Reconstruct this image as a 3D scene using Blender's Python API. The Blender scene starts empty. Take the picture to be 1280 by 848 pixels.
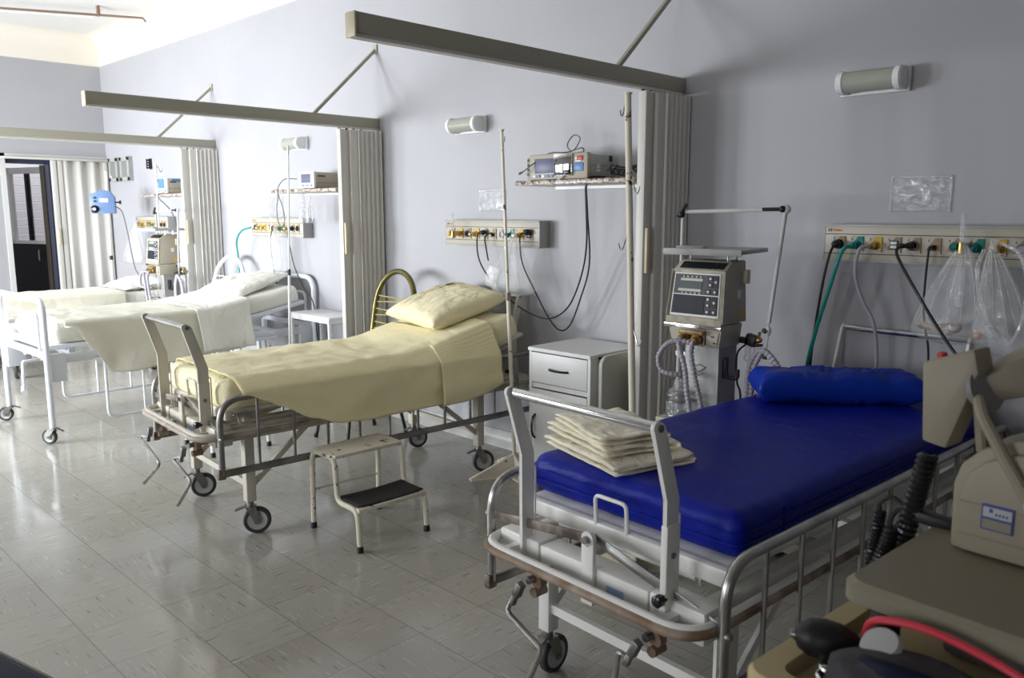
import bpy, bmesh, math, random
from mathutils import Vector, Matrix, Euler, noise
random.seed(7)
scene = bpy.context.scene
col = scene.collection
V = Vector
PI = math.pi

# ------------------------------------------------------------------ helpers
def rounded(pts, r, n=5, closed=False):
    """Polyline with its corners rounded to radius r (r may be a list)."""
    P = [V(p) for p in pts]
    out = []
    N = len(P)
    for i, p in enumerate(P):
        if not closed and i in (0, N - 1):
            out.append(p); continue
        a = P[i - 1]; b = P[(i + 1) % N]
        rr = r[i] if isinstance(r, (list, tuple)) else r
        da = (a - p); db = (b - p)
        la, lb = da.length, db.length
        if rr <= 0 or la < 1e-6 or lb < 1e-6:
            out.append(p); continue
        da /= la; db /= lb
        ang = da.angle(db)
        if ang > PI - 0.02:
            out.append(p); continue
        t = min(rr / math.tan(ang / 2), la * 0.49, lb * 0.49)
        s, e = p + da * t, p + db * t
        for k in range(n + 1):
            u = k / n
            out.append(s * (1 - u) ** 2 + p * 2 * u * (1 - u) + e * u * u)
    return out

def smooth_path(pts, n=8):
    P = [V(p) for p in pts]
    if len(P) < 3:
        return P
    out = []
    Q = [P[0] * 2 - P[1]] + P + [P[-1] * 2 - P[-2]]
    for i in range(1, len(Q) - 2):
        a, b, c, d = Q[i - 1], Q[i], Q[i + 1], Q[i + 2]
        for k in range(n):
            t = k / n
            out.append(0.5 * ((2 * b) + (c - a) * t + (2 * a - 5 * b + 4 * c - d) * t * t + (3 * b - a - 3 * c + d) * t ** 3))
    out.append(P[-1])
    return out

class MB:
    def __init__(self):
        self.bm = bmesh.new()
        self.uv = self.bm.loops.layers.uv.new('UVMap')
        self.mi = 0
    def _f(self, vs):
        try:
            f = self.bm.faces.new(vs); f.material_index = self.mi; return f
        except ValueError:
            return None
    def box(self, x0, x1, y0, y1, z0, z1, M=None, bev=0.0, seg=2):
        vs = [self.bm.verts.new((x, y, z)) for x in (x0, x1) for y in (y0, y1) for z in (z0, z1)]
        idx = [(0, 1, 3, 2), (4, 6, 7, 5), (0, 4, 5, 1), (2, 3, 7, 6), (0, 2, 6, 4), (1, 5, 7, 3)]
        fs = [self._f([vs[i] for i in q]) for q in idx]
        if bev > 0:
            es = list({e for f in fs for e in f.edges})
            r = bmesh.ops.bevel(self.bm, geom=es, offset=bev, segments=seg, profile=0.5, affect='EDGES', clamp_overlap=True)
            for f in r['faces']:
                f.material_index = self.mi
            vs = list({v for f in r['faces'] for v in f.verts} | {v for v in vs if v.is_valid})
        if M is not None:
            for v in vs:
                v.co = M @ v.co
        return self
    def cbox(self, c, s, rot=(0, 0, 0), bev=0.0, seg=2):
        M = Matrix.Translation(c) @ Euler(rot).to_matrix().to_4x4()
        return self.box(-s[0] / 2, s[0] / 2, -s[1] / 2, s[1] / 2, -s[2] / 2, s[2] / 2, M, bev, seg)
    def bar(self, p0, p1, w, t, up=(0, 0, 1), bev=0.0):
        """Rectangular bar from p0 to p1: width w along up x dir... t along up."""
        p0, p1 = V(p0), V(p1); d = p1 - p0; L = d.length; d.normalize()
        up = V(up)
        s = d.cross(up)
        if s.length < 1e-4:
            s = d.cross(V((1, 0, 0)))
        s.normalize(); u = s.cross(d)
        M = Matrix((( s.x, d.x, u.x, p0.x), (s.y, d.y, u.y, p0.y), (s.z, d.z, u.z, p0.z), (0, 0, 0, 1)))
        return self.box(-w / 2, w / 2, 0, L, -t / 2, t / 2, M, bev)
    def tube(self, pts, r, n=10, closed=False, cap=True, uvl=False):
        P = [V(p) for p in pts]
        Q = [P[0]]
        for p in P[1:]:
            if (p - Q[-1]).length > 1e-5:
                Q.append(p)
        if closed and (Q[-1] - Q[0]).length < 1e-5:
            Q.pop()
        P = Q; N = len(P)
        if N < 2:
            return self
        T = []
        for i in range(N):
            if closed:
                t = P[(i + 1) % N] - P[i - 1]
            else:
                t = P[min(i + 1, N - 1)] - P[max(i - 1, 0)]
            if t.length < 1e-7:
                t = V((0, 0, 1))
            T.append(t.normalized())
        a = V((0, 0, 1)) if abs(T[0].z) < 0.9 else V((1, 0, 0))
        u = T[0].cross(a).normalized()
        rings = []
        for i in range(N):
            if i:
                q = T[i - 1].rotation_difference(T[i])
                u = (q @ u)
                u = (u - T[i] * u.dot(T[i])).normalized()
            w = T[i].cross(u)
            rr = r[min(i, len(r) - 1)] if isinstance(r, (list, tuple)) else r
            rings.append([self.bm.verts.new(P[i] + (u * math.cos(2 * PI * k / n) + w * math.sin(2 * PI * k / n)) * rr) for k in range(n)])
        M = N if closed else N - 1
        for i in range(M):
            A, B = rings[i], rings[(i + 1) % N]
            off = 0
            if closed and i == N - 1:
                off = min(range(n), key=lambda o: (A[0].co - B[o].co).length)
            for k in range(n):
                self._f([A[k], A[(k + 1) % n], B[(k + 1 + off) % n], B[(k + off) % n]])
        if cap and not closed:
            self._f(list(reversed(rings[0]))); self._f(rings[-1])
        return self
    def cyl(self, p0, p1, r, n=16, r2=None):
        return self.tube([p0, p1], [r, r if r2 is None else r2], n)
    def lathe(self, prof, c=(0, 0, 0), axis=(0, 0, 1), n=20, cap=True):
        c = V(c); ax = V(axis).normalized()
        a = V((1, 0, 0)) if abs(ax.x) < 0.9 else V((0, 1, 0))
        u = (a - ax * a.dot(ax)).normalized(); w = ax.cross(u)
        rings = []
        for (r, z) in prof:
            if r < 1e-6:
                rings.append([self.bm.verts.new(c + ax * z)])
            else:
                rings.append([self.bm.verts.new(c + ax * z + (u * math.cos(2 * PI * k / n) + w * math.sin(2 * PI * k / n)) * r) for k in range(n)])
        for A, B in zip(rings, rings[1:]):
            for k in range(n):
                k2 = (k + 1) % n
                if len(A) == 1 and len(B) == 1:
                    continue
                if len(A) == 1:
                    self._f([A[0], B[k2], B[k]])
                elif len(B) == 1:
                    self._f([A[k], A[k2], B[0]])
                else:
                    self._f([A[k], A[k2], B[k2], B[k]])
        if cap and len(rings[0]) > 1:
            self._f(list(reversed(rings[0])))
        if cap and len(rings[-1]) > 1:
            self._f(rings[-1])
        return self
    def ell(self, c, r, n=16, m=10, M=None):
        c = V(c)
        if not isinstance(r, (tuple, list)):
            r = (r, r, r)
        rings = []
        for j in range(m + 1):
            th = PI * j / m
            if j in (0, m):
                p = V((0, 0, r[2] * math.cos(th)))
                rings.append([self.bm.verts.new(c + (M @ p if M else p))])
            else:
                R = []
                for k in range(n):
                    ph = 2 * PI * k / n
                    p = V((r[0] * math.sin(th) * math.cos(ph), r[1] * math.sin(th) * math.sin(ph), r[2] * math.cos(th)))
                    R.append(self.bm.verts.new(c + (M @ p if M else p)))
                rings.append(R)
        for A, B in zip(rings, rings[1:]):
            for k in range(n):
                k2 = (k + 1) % n
                if len(A) == 1:
                    self._f([A[0], B[k], B[k2]])
                elif len(B) == 1:
                    self._f([A[k2], A[k], B[0]])
                else:
                    self._f([A[k], B[k], B[k2], A[k2]])
        return self
    def prism(self, poly, ext, bev=0.0):
        """poly: list of 3D points, ext: extrusion vector."""
        ext = V(ext)
        A = [self.bm.verts.new(V(p)) for p in poly]
        B = [self.bm.verts.new(V(p) + ext) for p in poly]
        n = len(A)
        fs = [self._f(list(reversed(A))), self._f(B)]
        for k in range(n):
            fs.append(self._f([A[k], A[(k + 1) % n], B[(k + 1) % n], B[k]]))
        if bev > 0:
            es = list({e for f in fs if f for e in f.edges})
            r = bmesh.ops.bevel(self.bm, geom=es, offset=bev, segments=2, profile=0.5, affect='EDGES', clamp_overlap=True)
            for f in r['faces']:
                f.material_index = self.mi
        return self
    def grid(self, fn, nu, nv, uvf=None, closed_u=False):
        G = [[self.bm.verts.new(V(fn(i / nu, j / nv))) for j in range(nv + 1)] for i in range(nu + (0 if closed_u else 1))]
        L = len(G)
        for i in range(nu):
            for j in range(nv):
                i2 = (i + 1) % L
                f = self._f([G[i][j], G[i2][j], G[i2][j + 1], G[i][j + 1]])
                if f and uvf:
                    cs = [(i / nu, j / nv), ((i + 1) / nu, j / nv), ((i + 1) / nu, (j + 1) / nv), (i / nu, (j + 1) / nv)]
                    for l, c in zip(f.loops, cs):
                        l[self.uv].uv = uvf(*c)
        return self
    def quad(self, a, b, c, d):
        self._f([self.bm.verts.new(V(p)) for p in (a, b, c, d)])
        return self
    def build(self, name, mats, parent=None, smooth=35, subsurf=0, solid=0.0, label=None):
        if smooth:
            bmesh.ops.recalc_face_normals(self.bm, faces=self.bm.faces)
        me = bpy.data.meshes.new(name)
        for f in self.bm.faces:
            f.smooth = bool(smooth)
        if smooth and smooth < 180:
            lim = math.radians(smooth)
            for e in self.bm.edges:
                if len(e.link_faces) == 2:
                    e.smooth = e.calc_face_angle(0) < lim
                else:
                    e.smooth = True
        self.bm.to_mesh(me); self.bm.free()
        if not isinstance(mats, (list, tuple)):
            mats = [mats]
        for m in mats:
            me.materials.append(m)
        o = bpy.data.objects.new(name, me)
        col.objects.link(o)
        if parent is not None:
            o.parent = parent
        if solid:
            md = o.modifiers.new('Solidify', 'SOLIDIFY'); md.thickness = abs(solid); md.offset = 1 if solid > 0 else -1
        if subsurf:
            md = o.modifiers.new('Subdivision', 'SUBSURF'); md.levels = subsurf; md.render_levels = subsurf
        if label:
            o['label'] = label
        return o

def thing(name, label, cat, loc=(0, 0, 0), rz=0.0, group=None):
    o = bpy.data.objects.new(name, None)
    col.objects.link(o)
    o.empty_display_size = 0.1
    o.location = loc; o.rotation_euler = (0, 0, rz)
    return tag(o, label, cat, group)

def tag(o, label, cat, group=None, kind=None):
    o['label'] = label; o['category'] = cat
    if group: o['group'] = group
    if kind: o['kind'] = kind
    return o

def struct(o):
    o['kind'] = 'structure'
    return o

def children(o):
    return [c for c in bpy.data.objects if c.parent == o]

def copy_tree(o, parent=None):
    kids = children(o)
    c = o.copy(); col.objects.link(c)
    c.parent = parent
    for k in kids:
        copy_tree(k, c)
    return c

# ------------------------------------------------------------------ materials
def srgb(r, g, b):
    f = lambda c: (c / 12.92) if c <= 0.04045 else ((c + 0.055) / 1.055) ** 2.4
    return (f(r / 255), f(g / 255), f(b / 255), 1)

def mat(name, color, rough=0.5, metal=0.0, spec=0.5, alpha=1.0, var=0.0, vscale=8.0, bump=0.0, bscale=60.0,
        trans=0.0, ior=1.45, emis=None, estr=0.0, coat=0.0, chips=None, chip_amt=0.0, chip_scale=14.0, vary=None):
    m = bpy.data.materials.new(name); m.use_nodes = True
    nt = m.node_tree; b = nt.nodes['Principled BSDF']
    b.inputs['Base Color'].default_value = color
    b.inputs['Roughness'].default_value = rough
    b.inputs['Metallic'].default_value = metal
    b.inputs['Specular IOR Level'].default_value = spec
    b.inputs['IOR'].default_value = ior
    b.inputs['Transmission Weight'].default_value = trans
    b.inputs['Alpha'].default_value = alpha
    b.inputs['Coat Weight'].default_value = coat
    if emis:
        b.inputs['Emission Color'].default_value = emis
        b.inputs['Emission Strength'].default_value = estr
    tc = nt.nodes.new('ShaderNodeTexCoord')
    out = None
    if var > 0:
        n = nt.nodes.new('ShaderNodeTexNoise'); n.inputs['Scale'].default_value = vscale; n.inputs['Detail'].default_value = 4
        nt.links.new(tc.outputs['Object'], n.inputs['Vector'])
        mx = nt.nodes.new('ShaderNodeMix'); mx.data_type = 'RGBA'
        c2 = vary if vary else tuple(max(0, c * (1 - var)) for c in color[:3]) + (1,)
        mx.inputs[6].default_value = color; mx.inputs[7].default_value = c2
        rp = nt.nodes.new('ShaderNodeValToRGB'); rp.color_ramp.elements[0].position = 0.4; rp.color_ramp.elements[1].position = 0.65
        nt.links.new(n.outputs['Fac'], rp.inputs['Fac'])
        nt.links.new(rp.outputs['Color'], mx.inputs[0])
        out = mx.outputs[2]
    if chips:
        n = nt.nodes.new('ShaderNodeTexNoise'); n.inputs['Scale'].default_value = chip_scale; n.inputs['Detail'].default_value = 6
        n.inputs['Roughness'].default_value = 0.65
        nt.links.new(tc.outputs['Object'], n.inputs['Vector'])
        rp = nt.nodes.new('ShaderNodeValToRGB')
        rp.color_ramp.elements[0].position = 1 - chip_amt; rp.color_ramp.elements[1].position = 1 - chip_amt + 0.02
        nt.links.new(n.outputs['Fac'], rp.inputs['Fac'])
        mx = nt.nodes.new('ShaderNodeMix'); mx.data_type = 'RGBA'
        if out is not None: nt.links.new(out, mx.inputs[6])
        else: mx.inputs[6].default_value = color
        mx.inputs[7].default_value = chips
        nt.links.new(rp.outputs['Color'], mx.inputs[0])
        out = mx.outputs[2]
    if out is not None:
        nt.links.new(out, b.inputs['Base Color'])
    if bump > 0:
        n = nt.nodes.new('ShaderNodeTexNoise'); n.inputs['Scale'].default_value = bscale; n.inputs['Detail'].default_value = 3
        nt.links.new(tc.outputs['Object'], n.inputs['Vector'])
        bp = nt.nodes.new('ShaderNodeBump'); bp.inputs['Strength'].default_value = bump; bp.inputs['Distance'].default_value = 0.01
        nt.links.new(n.outputs['Fac'], bp.inputs['Height'])
        nt.links.new(bp.outputs['Normal'], b.inputs['Normal'])
    return m

def stripe_cloth(name, color, dark, period=0.012, amt=0.5, crumple=0.25, cscale=9.0):
    """Cloth with fine woven stripes that follow the UV map (v across the bed, in metres)."""
    m = bpy.data.materials.new(name); m.use_nodes = True
    nt = m.node_tree; b = nt.nodes['Principled BSDF']
    b.inputs['Roughness'].default_value = 0.85
    b.inputs['Specular IOR Level'].default_value = 0.15
    b.inputs['Sheen Weight'].default_value = 0.15
    uv = nt.nodes.new('ShaderNodeUVMap'); uv.uv_map = 'UVMap'
    sp = nt.nodes.new('ShaderNodeSeparateXYZ'); nt.links.new(uv.outputs['UV'], sp.inputs[0])
    mu = nt.nodes.new('ShaderNodeMath'); mu.operation = 'MULTIPLY'; mu.inputs[1].default_value = 2 * PI / period
    nt.links.new(sp.outputs['Y'], mu.inputs[0])
    sn = nt.nodes.new('ShaderNodeMath'); sn.operation = 'SINE'; nt.links.new(mu.outputs[0], sn.inputs[0])
    mr = nt.nodes.new('ShaderNodeMapRange'); mr.inputs[1].default_value = 0.2; mr.inputs[2].default_value = 0.95
    mr.inputs[3].default_value = 0; mr.inputs[4].default_value = amt
    nt.links.new(sn.outputs[0], mr.inputs[0])
    mx = nt.nodes.new('ShaderNodeMix'); mx.data_type = 'RGBA'
    mx.inputs[6].default_value = color; mx.inputs[7].default_value = dark
    nt.links.new(mr.outputs[0], mx.inputs[0]); nt.links.new(mx.outputs[2], b.inputs['Base Color'])
    tc = nt.nodes.new('ShaderNodeTexCoord')
    n = nt.nodes.new('ShaderNodeTexNoise'); n.inputs['Scale'].default_value = cscale; n.inputs['Detail'].default_value = 4
    n.inputs['Distortion'].default_value = 0.6
    nt.links.new(tc.outputs['Object'], n.inputs['Vector'])
    bp = nt.nodes.new('ShaderNodeBump'); bp.inputs['Strength'].default_value = crumple; bp.inputs['Distance'].default_value = 0.03
    nt.links.new(n.outputs['Fac'], bp.inputs['Height']); nt.links.new(bp.outputs['Normal'], b.inputs['Normal'])
    return m

def clear_film(name, tint=(0.9, 0.9, 0.92, 1), body=0.12, gloss=0.12):
    """Thin clear plastic film: mostly see-through, a little milky, glossy."""
    m = bpy.data.materials.new(name); m.use_nodes = True
    nt = m.node_tree; nt.nodes.remove(nt.nodes['Principled BSDF'])
    o = nt.nodes['Material Output']
    t = nt.nodes.new('ShaderNodeBsdfTransparent'); t.inputs[0].default_value = (0.97, 0.97, 0.97, 1)
    d = nt.nodes.new('ShaderNodeBsdfDiffuse'); d.inputs[0].default_value = tint
    g = nt.nodes.new('ShaderNodeBsdfGlossy'); g.inputs[0].default_value = (1, 1, 1, 1); g.inputs[1].default_value = 0.12
    tc = nt.nodes.new('ShaderNodeTexCoord')
    n = nt.nodes.new('ShaderNodeTexNoise'); n.inputs['Scale'].default_value = 28; n.inputs['Detail'].default_value = 3; n.inputs['Distortion'].default_value = 1.2
    nt.links.new(tc.outputs['Object'], n.inputs['Vector'])
    bp = nt.nodes.new('ShaderNodeBump'); bp.inputs['Strength'].default_value = 0.7; bp.inputs['Distance'].default_value = 0.02
    nt.links.new(n.outputs['Fac'], bp.inputs['Height']); nt.links.new(bp.outputs['Normal'], g.inputs['Normal'])
    m1 = nt.nodes.new('ShaderNodeMixShader'); m1.inputs[0].default_value = body
    nt.links.new(t.outputs[0], m1.inputs[1]); nt.links.new(d.outputs[0], m1.inputs[2])
    m2 = nt.nodes.new('ShaderNodeMixShader'); m2.inputs[0].default_value = gloss
    nt.links.new(m1.outputs[0], m2.inputs[1]); nt.links.new(g.outputs[0], m2.inputs[2])
    nt.links.new(m2.outputs[0], o.inputs['Surface'])
    return m

def floor_material():
    m = bpy.data.materials.new('vinyl_tiles'); m.use_nodes = True
    nt = m.node_tree; b = nt.nodes['Principled BSDF']
    N = nt.nodes.new; L = nt.links.new
    tc = N('ShaderNodeTexCoord')
    mp = N('ShaderNodeMapping'); L(tc.outputs['Object'], mp.inputs[0])
    S = 0.285
    mp.inputs['Location'].default_value = (3.011 / S, -1.143 / S, 0)
    mp.inputs['Scale'].default_value = (1 / S, 1 / S, 1 / S)
    sp = N('ShaderNodeSeparateXYZ'); L(mp.outputs[0], sp.inputs[0])
    def math_(op, a, bb=None, c=None):
        n = N('ShaderNodeMath'); n.operation = op
        for i, x in enumerate((a, bb, c)):
            if x is None: continue
            if isinstance(x, (int, float)): n.inputs[i].default_value = x
            else: L(x, n.inputs[i])
        return n.outputs[0]
    fx = math_('FLOOR', sp.outputs['X']); fy = math_('FLOOR', sp.outputs['Y'])
    # checkerboard parity: grain alternates direction
    par = math_('FLOORED_MODULO', math_('ADD', fx, fy), 2.0)
    # joints
    def edge(c):
        fr = math_('FRACT', c)
        return math_('MINIMUM', fr, math_('SUBTRACT', 1.0, fr))
    ed = math_('MINIMUM', edge(sp.outputs['X']), edge(sp.outputs['Y']))
    joint = math_('ADD', math_('MULTIPLY', math_('LESS_THAN', edge(sp.outputs['Y']), 0.0055), 0.70), math_('MULTIPLY', math_('LESS_THAN', edge(sp.outputs['X']), 0.0045), 0.5))
    # streaks in two directions
    def streak(sx, sy):
        ms = N('ShaderNodeMapping'); ms.inputs['Scale'].default_value = (sx, sy, 1)
        L(tc.outputs['Object'], ms.inputs[0])
        n = N('ShaderNodeTexNoise'); n.inputs['Scale'].default_value = 1.0; n.inputs['Detail'].default_value = 2; n.inputs['Roughness'].default_value = 0.5
        L(ms.outputs[0], n.inputs['Vector'])
        return n.outputs['Fac']
    st = N('ShaderNodeMix'); st.data_type = 'FLOAT'
    L(par, st.inputs[0]); L(streak(9, 130), st.inputs[2]); L(streak(130, 9), st.inputs[3])
    # tile tone
    wn = N('ShaderNodeTexWhiteNoise'); wn.noise_dimensions = '2D'
    cb = N('ShaderNodeCombineXYZ'); L(fx, cb.inputs[0]); L(fy, cb.inputs[1]); L(cb.outputs[0], wn.inputs['Vector'])
    base = N('ShaderNodeMix'); base.data_type = 'RGBA'
    base.inputs[6].default_value = (0.345, 0.327, 0.283, 1); base.inputs[7].default_value = (0.395, 0.377, 0.333, 1)
    L(wn.outputs['Value'], base.inputs[0])
    dk = N('ShaderNodeMapRange'); dk.inputs[1].default_value = 0.655; dk.inputs[2].default_value = 0.70; dk.inputs[3].default_value = 0; dk.inputs[4].default_value = 0.8
    L(st.outputs[0], dk.inputs[0])
    lt = N('ShaderNodeMapRange'); lt.inputs[1].default_value = 0.365; lt.inputs[2].default_value = 0.32; lt.inputs[3].default_value = 0; lt.inputs[4].default_value = 0.5
    L(st.outputs[0], lt.inputs[0])
    m1 = N('ShaderNodeMix'); m1.data_type = 'RGBA'; m1.inputs[7].default_value = (0.10, 0.095, 0.085, 1)
    L(dk.outputs[0], m1.inputs[0]); L(base.outputs[2], m1.inputs[6])
    m2 = N('ShaderNodeMix'); m2.data_type = 'RGBA'; m2.inputs[7].default_value = (0.62, 0.60, 0.56, 1)
    L(lt.outputs[0], m2.inputs[0]); L(m1.outputs[2], m2.inputs[6])
    m3 = N('ShaderNodeMix'); m3.data_type = 'RGBA'; m3.inputs[7].default_value = (0.11, 0.10, 0.085, 1)
    jf = math_('MINIMUM', joint, 0.75)
    L(jf, m3.inputs[0]); L(m2.outputs[2], m3.inputs[6])
    L(m3.outputs[2], b.inputs['Base Color'])
    # worn polish
    n = N('ShaderNodeTexNoise'); n.inputs['Scale'].default_value = 2.2; n.inputs['Detail'].default_value = 5
    L(tc.outputs['Object'], n.inputs['Vector'])
    rr = N('ShaderNodeMapRange'); rr.inputs[1].default_value = 0.35; rr.inputs[2].default_value = 0.65; rr.inputs[3].default_value = 0.10; rr.inputs[4].default_value = 0.22
    L(n.outputs['Fac'], rr.inputs[0]); L(rr.outputs[0], b.inputs['Roughness'])
    b.inputs['Specular IOR Level'].default_value = 0.6
    bp = N('ShaderNodeBump'); bp.inputs['Strength'].default_value = 0.12; bp.inputs['Distance'].default_value = 0.004
    n2 = N('ShaderNodeTexNoise'); n2.inputs['Scale'].default_value = 7; n2.inputs['Detail'].default_value = 2
    L(tc.outputs['Object'], n2.inputs['Vector'])
    L(n2.outputs['Fac'], bp.inputs['Height']); L(bp.outputs['Normal'], b.inputs['Normal'])
    return m

def granite_material():
    m = mat('speckled_granite', (0.42, 0.37, 0.32, 1), 0.3)
    nt = m.node_tree; b = nt.nodes['Principled BSDF']
    tc = nt.nodes.new('ShaderNodeTexCoord')
    v = nt.nodes.new('ShaderNodeTexNoise'); v.inputs['Scale'].default_value = 75; v.inputs['Detail'].default_value = 3
    nt.links.new(tc.outputs['Object'], v.inputs['Vector'])
    r = nt.nodes.new('ShaderNodeValToRGB')
    e = r.color_ramp.elements
    e[0].position = 0.36; e[0].color = (0.05, 0.04, 0.035, 1)
    e[1].position = 0.62; e[1].color = (0.62, 0.55, 0.48, 1)
    x = r.color_ramp.elements.new(0.47); x.color = (0.33, 0.26, 0.20, 1)
    nt.links.new(v.outputs['Fac'], r.inputs['Fac']); nt.links.new(r.outputs['Color'], b.inputs['Base Color'])
    return m

M_ = {}
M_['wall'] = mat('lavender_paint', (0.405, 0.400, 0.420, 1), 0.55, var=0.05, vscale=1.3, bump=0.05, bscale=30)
M_['wall_dark'] = mat('low_bounce_paint', (0.30, 0.30, 0.32, 1), 0.6)  # invented darker tone for the unseen walls, cuts bounced fill light
M_['cream_paint'] = mat('cream_paint', (0.80, 0.75, 0.66, 1), 0.6)
M_['ceil'] = mat('ceiling_paint', (0.78, 0.76, 0.73, 1), 0.7)
M_['floor'] = floor_material()
M_['base'] = mat('baseboard_tile', (0.55, 0.54, 0.52, 1), 0.3, var=0.2, vscale=6)
M_['granite'] = granite_material()
M_['white_enamel'] = mat('white_enamel', (0.80, 0.80, 0.80, 1), 0.3)
M_['bed_white'] = mat('bed_white_enamel', (0.86, 0.85, 0.81, 1), 0.32, var=0.05, vscale=5, chips=(0.16, 0.10, 0.06, 1), chip_amt=0.265, chip_scale=9)
M_['bed_cream'] = mat('bed_cream_enamel', (0.62, 0.58, 0.49, 1), 0.38, var=0.12, vscale=6, chips=(0.10, 0.07, 0.05, 1), chip_amt=0.29, chip_scale=12)
M_['rust_cream'] = mat('chipped_cream_enamel', (0.74, 0.68, 0.55, 1), 0.45, var=0.08, vscale=9, chips=(0.07, 0.035, 0.02, 1), chip_amt=0.385, chip_scale=22)
M_['grey_enamel'] = mat('grey_enamel', (0.52, 0.52, 0.50, 1), 0.35)
M_['pale_blue_white'] = mat('pale_enamel', (0.80, 0.83, 0.88, 1), 0.3)
M_['chrome'] = mat('chrome', (0.80, 0.80, 0.80, 1), 0.10, metal=1)
M_['steel'] = mat('worn_steel', (0.50, 0.49, 0.47, 1), 0.30, metal=1, var=0.3, vscale=10)
M_['dull_steel'] = mat('dull_steel', (0.33, 0.32, 0.31, 1), 0.42, metal=1, var=0.35, vscale=9)
M_['dark_metal'] = mat('dark_worn_metal', (0.10, 0.075, 0.06, 1), 0.5, metal=0.4, var=0.5, vscale=14, vary=(0.38, 0.32, 0.27, 1))
M_['strip'] = mat('brown_bumper_strip', (0.22, 0.14, 0.09, 1), 0.6, var=0.5, vscale=10, vary=(0.40, 0.33, 0.26, 1))
M_['strip_cream'] = mat('cream_bumper_strip', (0.45, 0.39, 0.31, 1), 0.6, var=0.4, vscale=10)
M_['grey_rubber'] = mat('grey_rubber', (0.16, 0.16, 0.165, 1), 0.55)
M_['black'] = mat('black_rubber', (0.012, 0.012, 0.013, 1), 0.45)
M_['black_gloss'] = mat('black_plastic', (0.012, 0.012, 0.014, 1), 0.22)
M_['tyre'] = mat('dark_tyre', (0.045, 0.045, 0.048, 1), 0.6)
M_['hub'] = mat('grey_hub', (0.48, 0.48, 0.48, 1), 0.5)
def blue_vinyl():
    m = mat('royal_blue_vinyl', (0.003, 0.012, 0.27, 1), 0.42, spec=0.22, bump=0.0)
    nt = m.node_tree; b = nt.nodes['Principled BSDF']
    tc = nt.nodes.new('ShaderNodeTexCoord')
    mp = nt.nodes.new('ShaderNodeMapping'); mp.inputs['Scale'].default_value = (3.0, 3.0, 5)
    nt.links.new(tc.outputs['Object'], mp.inputs[0])
    n = nt.nodes.new('ShaderNodeTexNoise'); n.inputs['Scale'].default_value = 2.4; n.inputs['Detail'].default_value = 4; n.inputs['Distortion'].default_value = 0.8
    nt.links.new(mp.outputs[0], n.inputs['Vector'])
    bp = nt.nodes.new('ShaderNodeBump'); bp.inputs['Strength'].default_value = 0.35; bp.inputs['Distance'].default_value = 0.02
    nt.links.new(n.outputs['Fac'], bp.inputs['Height']); nt.links.new(bp.outputs['Normal'], b.inputs['Normal'])
    return m
M_['blue'] = blue_vinyl()
M_['blue_light'] = mat('light_blue_vinyl', (0.006, 0.035, 0.36, 1), 0.38, spec=0.3, bump=0.35, bscale=18)
M_['sheet_cream'] = stripe_cloth('cream_striped_sheet', (0.88, 0.79, 0.48, 1), (0.70, 0.59, 0.31, 1), 0.011, 0.5)
M_['sheet_white'] = stripe_cloth('ivory_striped_sheet', (0.80, 0.77, 0.64, 1), (0.66, 0.62, 0.46, 1), 0.012, 0.35)
M_['cover_cream'] = stripe_cloth('cream_cover', (0.87, 0.79, 0.52, 1), (0.82, 0.73, 0.46, 1), 0.02, 0.2, 0.5, 12)
M_['cover_white'] = stripe_cloth('ivory_cover', (0.83, 0.82, 0.75, 1), (0.79, 0.77, 0.68, 1), 0.02, 0.2, 0.4, 10)
M_['linen'] = stripe_cloth('folded_linen', (0.93, 0.87, 0.69, 1), (0.86, 0.79, 0.60, 1), 0.012, 0.2, 0.6, 16)
M_['beam'] = mat('olive_grey_enamel', (0.37, 0.355, 0.28, 1), 0.5)
M_['pvc'] = mat('grey_pvc', (0.70, 0.68, 0.64, 1), 0.45)
M_['pvc_light'] = mat('pale_pvc', (0.60, 0.58, 0.53, 1), 0.42)
M_['ivory'] = mat('ivory_plastic', (0.62, 0.54, 0.38, 1), 0.4)
M_['beige_case'] = mat('beige_case', (0.44, 0.40, 0.31, 1), 0.42)
M_['beige_dirty'] = mat('worn_beige_case', (0.42, 0.37, 0.27, 1), 0.42, var=0.35, vscale=22)
M_['grey_case'] = mat('grey_case', (0.38, 0.38, 0.36, 1), 0.4)
M_['panel_cream'] = mat('panel_cream', (0.46, 0.42, 0.34, 1), 0.4)
M_['panel_end'] = mat('panel_grey_end', (0.36, 0.36, 0.34, 1), 0.45)
M_['brown_plate'] = mat('brown_plate', (0.30, 0.20, 0.11, 1), 0.45)
M_['teal_plate'] = mat('teal_plate', (0.0, 0.20, 0.17, 1), 0.4)
M_['yellow_plate'] = mat('yellow_plate', (0.65, 0.40, 0.03, 1), 0.4)
M_['brass'] = mat('brass', (0.55, 0.38, 0.12, 1), 0.3, metal=1)
M_['gold_chair'] = mat('old_gold_paint', (0.16, 0.14, 0.045, 1), 0.3, metal=0.55, var=0.4, vscale=16)
M_['gold_cord'] = mat('gold_cord', (0.42, 0.34, 0.10, 1), 0.4)
M_['teal_hose'] = mat('teal_hose', (0.01, 0.30, 0.25, 1), 0.4)
M_['lilac_hose'] = mat('clear_hose', (0.44, 0.40, 0.45, 1), 0.35, trans=0.15)
M_['screen_grey'] = mat('grey_screen', (0.15, 0.15, 0.24, 1), 0.35, spec=0.3)
M_['screen_dark'] = mat('dark_screen', (0.02, 0.022, 0.03, 1), 0.4, spec=0.15)
M_['lcd'] = mat('lcd_glass', (0.07, 0.095, 0.09, 1), 0.4, spec=0.2)
M_['panel_grey'] = mat('panel_grey', (0.10, 0.10, 0.105, 1), 0.5, spec=0.2)
M_['mirror'] = mat('glossy_black_door', (0.75, 0.75, 0.75, 1), 0.03, metal=1)
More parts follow.
